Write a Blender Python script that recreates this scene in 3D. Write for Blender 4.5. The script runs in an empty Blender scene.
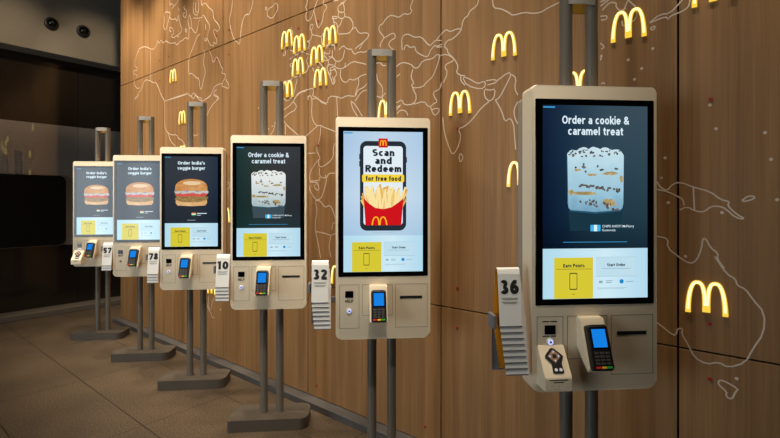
import bpy, bmesh, math, random
from mathutils import Vector, Matrix
random.seed(7)
scene = bpy.context.scene
C = scene.collection
R = math.radians

# ------------------------------------------------------------------ helpers
def lin(c):
    def f(v):
        v /= 255.0
        return v/12.92 if v <= 0.04045 else ((v+0.055)/1.055)**2.4
    return (f(c[0]), f(c[1]), f(c[2]), 1.0)

def mat(name, rgb, rough=0.5, metal=0.0, spec=0.5, bump=0.0, bscale=60.0, vary=0.0, coat=0.0):
    m = bpy.data.materials.new(name); m.use_nodes = True
    nt = m.node_tree; b = nt.nodes['Principled BSDF']
    b.inputs['Base Color'].default_value = lin(rgb)
    b.inputs['Roughness'].default_value = rough
    b.inputs['Metallic'].default_value = metal
    b.inputs['Specular IOR Level'].default_value = spec
    if coat: b.inputs['Coat Weight'].default_value = coat; b.inputs['Coat Roughness'].default_value = 0.05
    tc = nt.nodes.new('ShaderNodeTexCoord')
    nz = nt.nodes.new('ShaderNodeTexNoise'); nz.inputs['Scale'].default_value = bscale; nz.inputs['Detail'].default_value = 4
    nt.links.new(tc.outputs['Object'], nz.inputs['Vector'])
    if vary:
        mx = nt.nodes.new('ShaderNodeMix'); mx.data_type = 'RGBA'
        c = lin(rgb)
        mx.inputs[6].default_value = tuple(v*(1-vary) for v in c[:3])+(1,)
        mx.inputs[7].default_value = tuple(min(1, v*(1+vary)) for v in c[:3])+(1,)
        nt.links.new(nz.outputs['Fac'], mx.inputs[0]); nt.links.new(mx.outputs[2], b.inputs['Base Color'])
    if bump:
        bp = nt.nodes.new('ShaderNodeBump'); bp.inputs['Strength'].default_value = bump; bp.inputs['Distance'].default_value = 0.002
        nt.links.new(nz.outputs['Fac'], bp.inputs['Height']); nt.links.new(bp.outputs['Normal'], b.inputs['Normal'])
    return m

def glow(name, rgb, strength=1.0, rough=0.12, spec=0.5):
    """a lit display pixel colour or lamp: black glossy base that emits"""
    m = bpy.data.materials.new(name); m.use_nodes = True
    b = m.node_tree.nodes['Principled BSDF']
    b.inputs['Base Color'].default_value = (0.003, 0.003, 0.003, 1)
    b.inputs['Roughness'].default_value = rough
    b.inputs['Specular IOR Level'].default_value = spec
    b.inputs['Emission Color'].default_value = lin(rgb)
    b.inputs['Emission Strength'].default_value = strength
    return m

def glow_ramp(name, stops, axis='Z', lo=-0.37, hi=0.37, strength=1.0, noise=0.0, nscale=6.0, side=None):
    """display picture: colour ramp along one axis of the panel, soft blotches mixed in"""
    m = bpy.data.materials.new(name); m.use_nodes = True
    nt = m.node_tree; b = nt.nodes['Principled BSDF']
    b.inputs['Base Color'].default_value = (0.003, 0.003, 0.003, 1); b.inputs['Roughness'].default_value = 0.12
    tc = nt.nodes.new('ShaderNodeTexCoord'); sx = nt.nodes.new('ShaderNodeSeparateXYZ')
    nt.links.new(tc.outputs['Object'], sx.inputs[0])
    mr = nt.nodes.new('ShaderNodeMapRange'); mr.inputs[1].default_value = lo; mr.inputs[2].default_value = hi
    nt.links.new(sx.outputs[axis], mr.inputs[0])
    nz = nt.nodes.new('ShaderNodeTexNoise'); nz.inputs['Scale'].default_value = nscale; nz.inputs['Detail'].default_value = 2
    nt.links.new(tc.outputs['Object'], nz.inputs['Vector'])
    ma = nt.nodes.new('ShaderNodeMath'); ma.operation = 'MULTIPLY_ADD'; ma.inputs[1].default_value = noise
    nt.links.new(nz.outputs['Fac'], ma.inputs[0]); nt.links.new(mr.outputs[0], ma.inputs[2])
    cr = nt.nodes.new('ShaderNodeValToRGB')
    el = cr.color_ramp.elements
    while len(el) < len(stops): el.new(0.5)
    for e, (p, c) in zip(el, stops): e.position = p; e.color = lin(c)
    nt.links.new(ma.outputs[0], cr.inputs[0])
    out = cr.outputs[0]
    if side:
        m2 = nt.nodes.new('ShaderNodeMapRange'); m2.inputs[1].default_value = -0.2; m2.inputs[2].default_value = 0.2
        nt.links.new(sx.outputs['X'], m2.inputs[0])
        c2 = nt.nodes.new('ShaderNodeValToRGB'); e2 = c2.color_ramp.elements
        while len(e2) < len(side): e2.new(0.5)
        for e, (p, c) in zip(e2, side): e.position = p; e.color = lin(c)
        nt.links.new(m2.outputs[0], c2.inputs[0])
        mm = nt.nodes.new('ShaderNodeMix'); mm.data_type = 'RGBA'; mm.blend_type = 'MULTIPLY'; mm.inputs[0].default_value = 1
        nt.links.new(out, mm.inputs[6]); nt.links.new(c2.outputs[0], mm.inputs[7]); out = mm.outputs[2]
    nt.links.new(out, b.inputs['Emission Color']); b.inputs['Emission Strength'].default_value = strength
    return m

def glow_noise(name, stops, scale=(40, 40, 40), strength=1.0, detail=3):
    m = bpy.data.materials.new(name); m.use_nodes = True
    nt = m.node_tree; b = nt.nodes['Principled BSDF']
    b.inputs['Base Color'].default_value = (0.003, 0.003, 0.003, 1); b.inputs['Roughness'].default_value = 0.12
    tc = nt.nodes.new('ShaderNodeTexCoord'); mp = nt.nodes.new('ShaderNodeMapping'); mp.inputs['Scale'].default_value = scale
    nz = nt.nodes.new('ShaderNodeTexNoise'); nz.inputs['Scale'].default_value = 1; nz.inputs['Detail'].default_value = detail
    nt.links.new(tc.outputs['Object'], mp.inputs[0]); nt.links.new(mp.outputs[0], nz.inputs['Vector'])
    cr = nt.nodes.new('ShaderNodeValToRGB'); el = cr.color_ramp.elements
    while len(el) < len(stops): el.new(0.5)
    for e, (p, c) in zip(el, stops): e.position = p; e.color = lin(c)
    nt.links.new(nz.outputs['Fac'], cr.inputs[0]); nt.links.new(cr.outputs[0], b.inputs['Emission Color'])
    b.inputs['Emission Strength'].default_value = strength
    return m

def obj(name, bm, m, parent=None, loc=(0,0,0), rot=(0,0,0), smooth=False):
    me = bpy.data.meshes.new(name)
    bmesh.ops.recalc_face_normals(bm, faces=bm.faces[:])
    bm.to_mesh(me); bm.free()
    me.materials.append(m)
    if smooth:
        for p in me.polygons: p.use_smooth = True
        me.set_sharp_from_angle(angle=R(40))
    o = bpy.data.objects.new(name, me); C.objects.link(o)
    o.location = loc; o.rotation_euler = rot
    if parent: o.parent = parent
    return o

def thing(name, label, cat, loc=(0,0,0), rz=0.0, group=None):
    o = bpy.data.objects.new(name, None); C.objects.link(o)
    o.empty_display_size = 0.1
    o.location = loc; o.rotation_euler = (0,0,rz)
    return tag(o, label, cat, group)

def tag(o, label, cat, group=None):
    o['label'] = label; o['category'] = cat
    if group: o['group'] = group
    return o

def struct(name, bm, m, loc=(0,0,0), rz=0.0):
    o = obj(name, bm, m, None, loc, (0,0,rz)); o['kind'] = 'structure'; return o

def box(bm, x0, x1, y0, y1, z0, z1, bev=0.0, seg=2):
    r = bmesh.ops.create_cube(bm, size=1.0, matrix=Matrix.Translation(((x0+x1)/2,(y0+y1)/2,(z0+z1)/2)) @ Matrix.Diagonal((x1-x0,y1-y0,z1-z0,1)))
    if bev:
        es = list({e for v in r['verts'] for e in v.link_edges})
        bmesh.ops.bevel(bm, geom=es, offset=bev, segments=seg, affect='EDGES', profile=0.5)
    return bm

def rrect(x0, x1, z0, z1, r, n=6):
    pts = []
    rs = r if isinstance(r, (list, tuple)) else (r, r, r, r)          # bl, br, tr, tl
    for (cx, cz, a0), rr in zip(((x0, z0, 180), (x1, z0, 270), (x1, z1, 0), (x0, z1, 90)), rs):
        sx = 1 if cx == x0 else -1; sz = 1 if cz == z0 else -1
        for k in range(n+1):
            a = R(a0 + 90*k/n)
            pts.append((cx+sx*rr+rr*math.cos(a), cz+sz*rr+rr*math.sin(a)))
    return pts

def prism_xz(bm, pts, y0, y1, bev=0.0, seg=2):
    """outline in the x-z plane, extruded from y0 (front) to y1 (back)"""
    f = [bm.verts.new((x, y0, z)) for x, z in pts]; b = [bm.verts.new((x, y1, z)) for x, z in pts]
    n = len(pts)
    ff = bm.faces.new(f); bm.faces.new(b[::-1])
    for i in range(n): bm.faces.new((f[i], b[i], b[(i+1)%n], f[(i+1)%n]))
    if bev: bmesh.ops.bevel(bm, geom=list(ff.edges), offset=bev, segments=seg, affect='EDGES', profile=0.5)
    return bm

def prism_xy(bm, pts, z0, z1, bev=0.0, seg=2):
    b = [bm.verts.new((x, y, z0)) for x, y in pts]; t = [bm.verts.new((x, y, z1)) for x, y in pts]
    n = len(pts)
    bm.faces.new(b[::-1]); tf = bm.faces.new(t)
    for i in range(n): bm.faces.new((b[i], b[(i+1)%n], t[(i+1)%n], t[i]))
    if bev: bmesh.ops.bevel(bm, geom=list(tf.edges), offset=bev, segments=seg, affect='EDGES', profile=0.5)
    return bm

def flat(bm, pts, y):
    bm.faces.new([bm.verts.new((x, y, z)) for x, z in pts]); return bm

def cyl(bm, x, y, z0, z1, r, n=24, bev=0.0):
    return prism_xy(bm, [(x+r*math.cos(2*math.pi*k/n), y+r*math.sin(2*math.pi*k/n)) for k in range(n)], z0, z1, bev)

def disc_y(bm, x, z, r, y0, y1, n=24, bev=0.0):
    return prism_xz(bm, [(x+r*math.cos(2*math.pi*k/n), z+r*math.sin(2*math.pi*k/n)) for k in range(n)], y0, y1, bev)

def chaikin(p):
    if len(p) < 3: return p
    closed = p[0] == p[-1]
    q = [] if closed else [p[0]]
    for a, b in zip(p[:-1], p[1:]):
        q.append((a[0]*.75+b[0]*.25, a[1]*.75+b[1]*.25)); q.append((a[0]*.25+b[0]*.75, a[1]*.25+b[1]*.75))
    q.append(q[0] if closed else p[-1])
    return q

def ribbon(bm, p, w, y0, y1, taper=None):
    """a flat stripe of half-width w following points p in the x-z plane, thickness y0 (front) to y1 (back)"""
    n = len(p); L = []; Rr = []
    closed = p[0] == p[-1] and n > 3
    for i in range(n):
        a = p[i-1] if i else (p[-2] if closed else p[0]); b = p[i+1] if i < n-1 else (p[1] if closed else p[-1])
        d = Vector((b[0]-a[0], b[1]-a[1]))
        if d.length < 1e-9: d = Vector((1, 0))
        d.normalize(); ww = taper[i] if taper else w
        L.append((p[i][0]-d.y*ww, p[i][1]+d.x*ww)); Rr.append((p[i][0]+d.y*ww, p[i][1]-d.x*ww))
    V = [[bm.verts.new((q[i][0], y, q[i][1])) for i in range(n)] for q, y in ((L, y0), (Rr, y0), (Rr, y1), (L, y1))]
    for i in range(n-1):
        for k in range(4):
            a, b = V[k], V[(k+1)%4]
            bm.faces.new((a[i], a[i+1], b[i+1], b[i]))
    for i in (0, n-1): bm.faces.new([V[k][i] for k in range(4)])
    return bm

def text_bm(body, width, y, cx, cz, bold=0.012, height=None, align='CENTER', spacing=1.0):
    """letters as a mesh facing -y, fitted to a width, centred (or left/right set) on cx, cz"""
    cu = bpy.data.curves.new('t', 'FONT'); cu.body = body; cu.size = 1.0; cu.offset = bold; cu.extrude = 0.0
    cu.resolution_u = 3; cu.space_character = spacing
    o = bpy.data.objects.new('t', cu); C.objects.link(o)
    dg = bpy.context.evaluated_depsgraph_get()
    me = bpy.data.meshes.new_from_object(o.evaluated_get(dg))
    bpy.data.objects.remove(o); bpy.data.curves.remove(cu)
    bm = bmesh.new(); bm.from_mesh(me); bpy.data.meshes.remove(me)
    xs = [v.co.x for v in bm.verts]; ys = [v.co.y for v in bm.verts]
    w = max(xs)-min(xs); s = width/w; sz = s if height is None else height/(max(ys)-min(ys))
    mx = (max(xs)+min(xs))/2; 
    my = (max(ys)+min(ys))/2
    for v in bm.verts: v.co = ((v.co.x-mx)*s+cx, y, (v.co.y-my)*sz+cz)
    for f in bm.faces:
        f.normal_update()
        if f.normal.y > 0: f.normal_flip()
    return bm

def text(name, body, width, y, cx, cz, m, parent, **k):
    bm = text_bm(body, width, y, cx, cz, **k)
    me = bpy.data.meshes.new(name); bm.to_mesh(me); bm.free(); me.materials.append(m)
    o = bpy.data.objects.new(name, me); C.objects.link(o); o.parent = parent
    return o

# ------------------------------------------------------------------ bold grotesque letters drawn as strokes
def _arc(cx, cy, rx, ry, a0, a1, n=12):
    return [(cx+rx*math.cos(R(a0+(a1-a0)*k/n)), cy+ry*math.sin(R(a0+(a1-a0)*k/n))) for k in range(n+1)]
def glyph(ch, h):
    """strokes and advance of one letter; capitals 1 high, small letters .74"""
    X = .74; w = .60; rx, ry = w/2-h, X/2-h; cx, cy = w/2, X/2; A_ = _arc
    def S(W, H): 
        r1 = (H/2-h)/2+h*0; rr = W/2-h; q = (H-2*h)/4
        return [A_(W/2, h+3*q, rr, q, 35, 270)+A_(W/2, h+q, rr, q, 90, -145)[1:]]
    g = {
     'o': ([A_(cx, cy, rx, ry, 0, 360, 20)], w), 'c': ([A_(cx, cy, rx, ry, 48, 312)], w-.06),
     'e': ([A_(cx, cy, rx, ry, -42, -360, 18)+[(h, cy)]], w), 
     'a': ([A_(.26, .24, .26-h, .24-h, 0, 360, 16), [(.53-h, 0), (.53-h, .48)]+A_(.27, .48, .26-h, X-.48-h, 0, 155, 8)], .53),
     'd': ([A_(cx, cy, rx, ry, 0, 360, 20), [(w-h, 0), (w-h, 1.03)]], w), 'b': ([A_(cx, cy, rx, ry, 0, 360, 20), [(h, 0), (h, 1.03)]], w),
     'g': ([A_(cx, cy, rx, ry, 0, 360, 20), [(w-h, X), (w-h, -.02)]+A_(cx, -.02, rx, .18, 0, -150, 8)[1:]], w),
     'r': ([[(h, 0), (h, X)], A_(.40, .36, .40-h, X-.36-h, 180, 85, 7)], .41), 
     'n': ([[(h, 0), (h, X)], A_(.285, .42, .285-h, X-.42-h, 180, 0, 10)+[(.57-h, 0)]], .57),
     'm': ([[(h, 0), (h, X)], A_(.26, .42, .26-h, X-.42-h, 180, 0, 10)+[(.52-h, 0)], A_(.70-h, .42, .26-h, X-.42-h, 180, 0, 10)+[(.96-2*h, 0)]], .96-h),
     'u': ([[(h, X), (h, .30)]+A_(.285, .30, .285-h, .30-h, 180, 360, 10), [(.57-h, 0), (.57-h, X)]], .57),
     't': ([[(.17, .93), (.17, .24)]+A_(.17+.16, .24, .16, .24-h, 180, 275, 6)[1:], [(0, X-h), (.37, X-h)]], .38),
     'i': ([[(h, 0), (h, X)], [(h, .86), (h, 1.03)]], 2*h), 'l': ([[(h, 0), (h, 1.03)]], 2*h),
     'k': ([[(h, 0), (h, 1.03)], [(.50, X), (h+.06, .30)], [(.22, .42), (.53, 0)]], .54),
     'v': ([[(.06, X), (.28, .02), (.50, X)]], .56), 's': (S(.5, X), .5),
     'f': ([[(.17, 0), (.17, .82)]+A_(.17+.17, .82, .17, .21-h*.6, 180, 85, 6)[1:], [(0, X-h), (.36, X-h)]], .36),
     'O': ([A_(.39, .5, .39-h, .5-h, 0, 360, 24)], .78), 'I': ([[(h, 0), (h, 1)]], 2*h), 'S': (S(.64, 1.0), .64),
     'R': ([[(h, 0), (h, 1)], [(h, 1-h), (.36, 1-h)]+A_(.38, .72, .25-h*.4, .28-h, 90, -90, 10)+[(h, .44)], [(.34, .44), (.60, 0)]], .64),
     'P': ([[(h, 0), (h, 1)], [(h, 1-h), (.36, 1-h)]+A_(.38, .69, .25-h*.4, .31-h, 90, -90, 10)+[(h, .38)]], .64),
     'E': ([[(h, 0), (h, 1)], [(h, 1-h), (.56, 1-h)], [(h, .52), (.52, .52)], [(h, h), (.57, h)]], .58), 'L': ([[(h, 0), (h, 1)], [(h, h), (.52, h)]], .53),
     'H': ([[(h, 0), (h, 1)], [(.68-h, 0), (.68-h, 1)], [(h, .52), (.68-h, .52)]], .68),
     '&': ([[(.70, .02), (.20, .62)]+A_(.33, .78, .17, .22-h, 200, -40, 10)+[(.2, .42)]+A_(.30, .26, .30-h, .26-h, 120, 350, 10)+[(.68, .46)]], .72),
     "'": ([[(h, .68), (h, 1.0)]], 2*h),
     '0': ([A_(.33, .5, .33-h, .5-h, 0, 360, 22)], .66), '1': ([[(.10, .74), (.34-h, .93), (.36-h, 1.0)], [(.40-h, 0), (.40-h, 1)]], .46),
     '2': ([A_(.32, .68, .32-h, .32-h, 165, -25, 12)+[(h+.03, h)], [(h*.6, h), (.62, h)]], .64),
     '3': ([A_(.30, .735, .27-h, .265-h, 160, -90, 12), A_(.31, .275, .31-h, .275-h, 90, -160, 12), [(.22, .5), (.33, .5)]], .64),
     '5': ([[(.58, 1-h), (.14, 1-h), (.10, .50)], [(.10, .5)]+A_(.31, .33, .31-h, .33-h, 125, -155, 14)], .64),
     '6': ([A_(.33, .33, .33-h, .33-h, 0, 360, 18), A_(.42, .33, .42-h, .67-h, 180, 100, 8)+[(.52, 1-h*1.2)]], .66),
     '7': ([[(0, 1-h), (.60, 1-h)], [(.56, 1-h), (.22, 0)]], .62),
     '8': ([A_(.33, .735, .27-h, .265-h, 0, 360, 18), A_(.33, .28, .33-h, .28-h, 0, 360, 18)], .66),
    }
    return g.get(ch, ([], .26))
def stroke_text_bm(body, width, y, cx, cz, height=None, hw=.088):
    pen = 0; strokes = []
    for ch in body:
        st, adv = glyph(ch, hw)
        for p in st: strokes.append([(pen+a, b) for a, b in p])
        pen += adv+.10
    nat = pen-.10; s = width/nat; sz = s if height is None else height
    bm = bmesh.new(); lift = 0
    for p in strokes:
        n = len(p); closed = (Vector(p[0])-Vector(p[-1])).length < 1e-6; lift += 1
        prev = None
        L = []
        for i in range(n):
            a = p[i-1] if i else (p[-2] if closed else p[0]); b = p[i+1] if i < n-1 else (p[1] if closed else p[-1])
            d1 = Vector((p[i][0]-a[0], p[i][1]-a[1])); d2 = Vector((b[0]-p[i][0], b[1]-p[i][1]))
            if d1.length < 1e-9: d1 = d2
            if d2.length < 1e-9: d2 = d1
            d1.normalize(); d2.normalize(); d = d1+d2
            d = d.normalized() if d.length > 1e-6 else d1
            k = hw/max(.5, abs(d.dot(d2)))
            L.append(((p[i][0]-d.y*k, p[i][1]+d.x*k), (p[i][0]+d.y*k, p[i][1]-d.x*k)))
        V = [[bm.verts.new(((q[0]-nat/2)*s+cx, y-lift*.000004, (q[1]-.5)*sz+cz)) for q in e] for e in L]
        for u, v in zip(V[:-1], V[1:]): bm.faces.new((u[0], v[0], v[1], u[1]))
    bm.normal_update()
    for f in bm.faces:
        if f.normal.y > 0: f.normal_flip()
    return bm
def stext(name, body, width, y, cx, cz, m, parent, **k):
    bm = stroke_text_bm(body, width, y, cx, cz, **k)
    me = bpy.data.meshes.new(name); bm.to_mesh(me); bm.free(); me.materials.append(m)
    o = bpy.data.objects.new(name, me); C.objects.link(o); o.parent = parent
    return o

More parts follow.
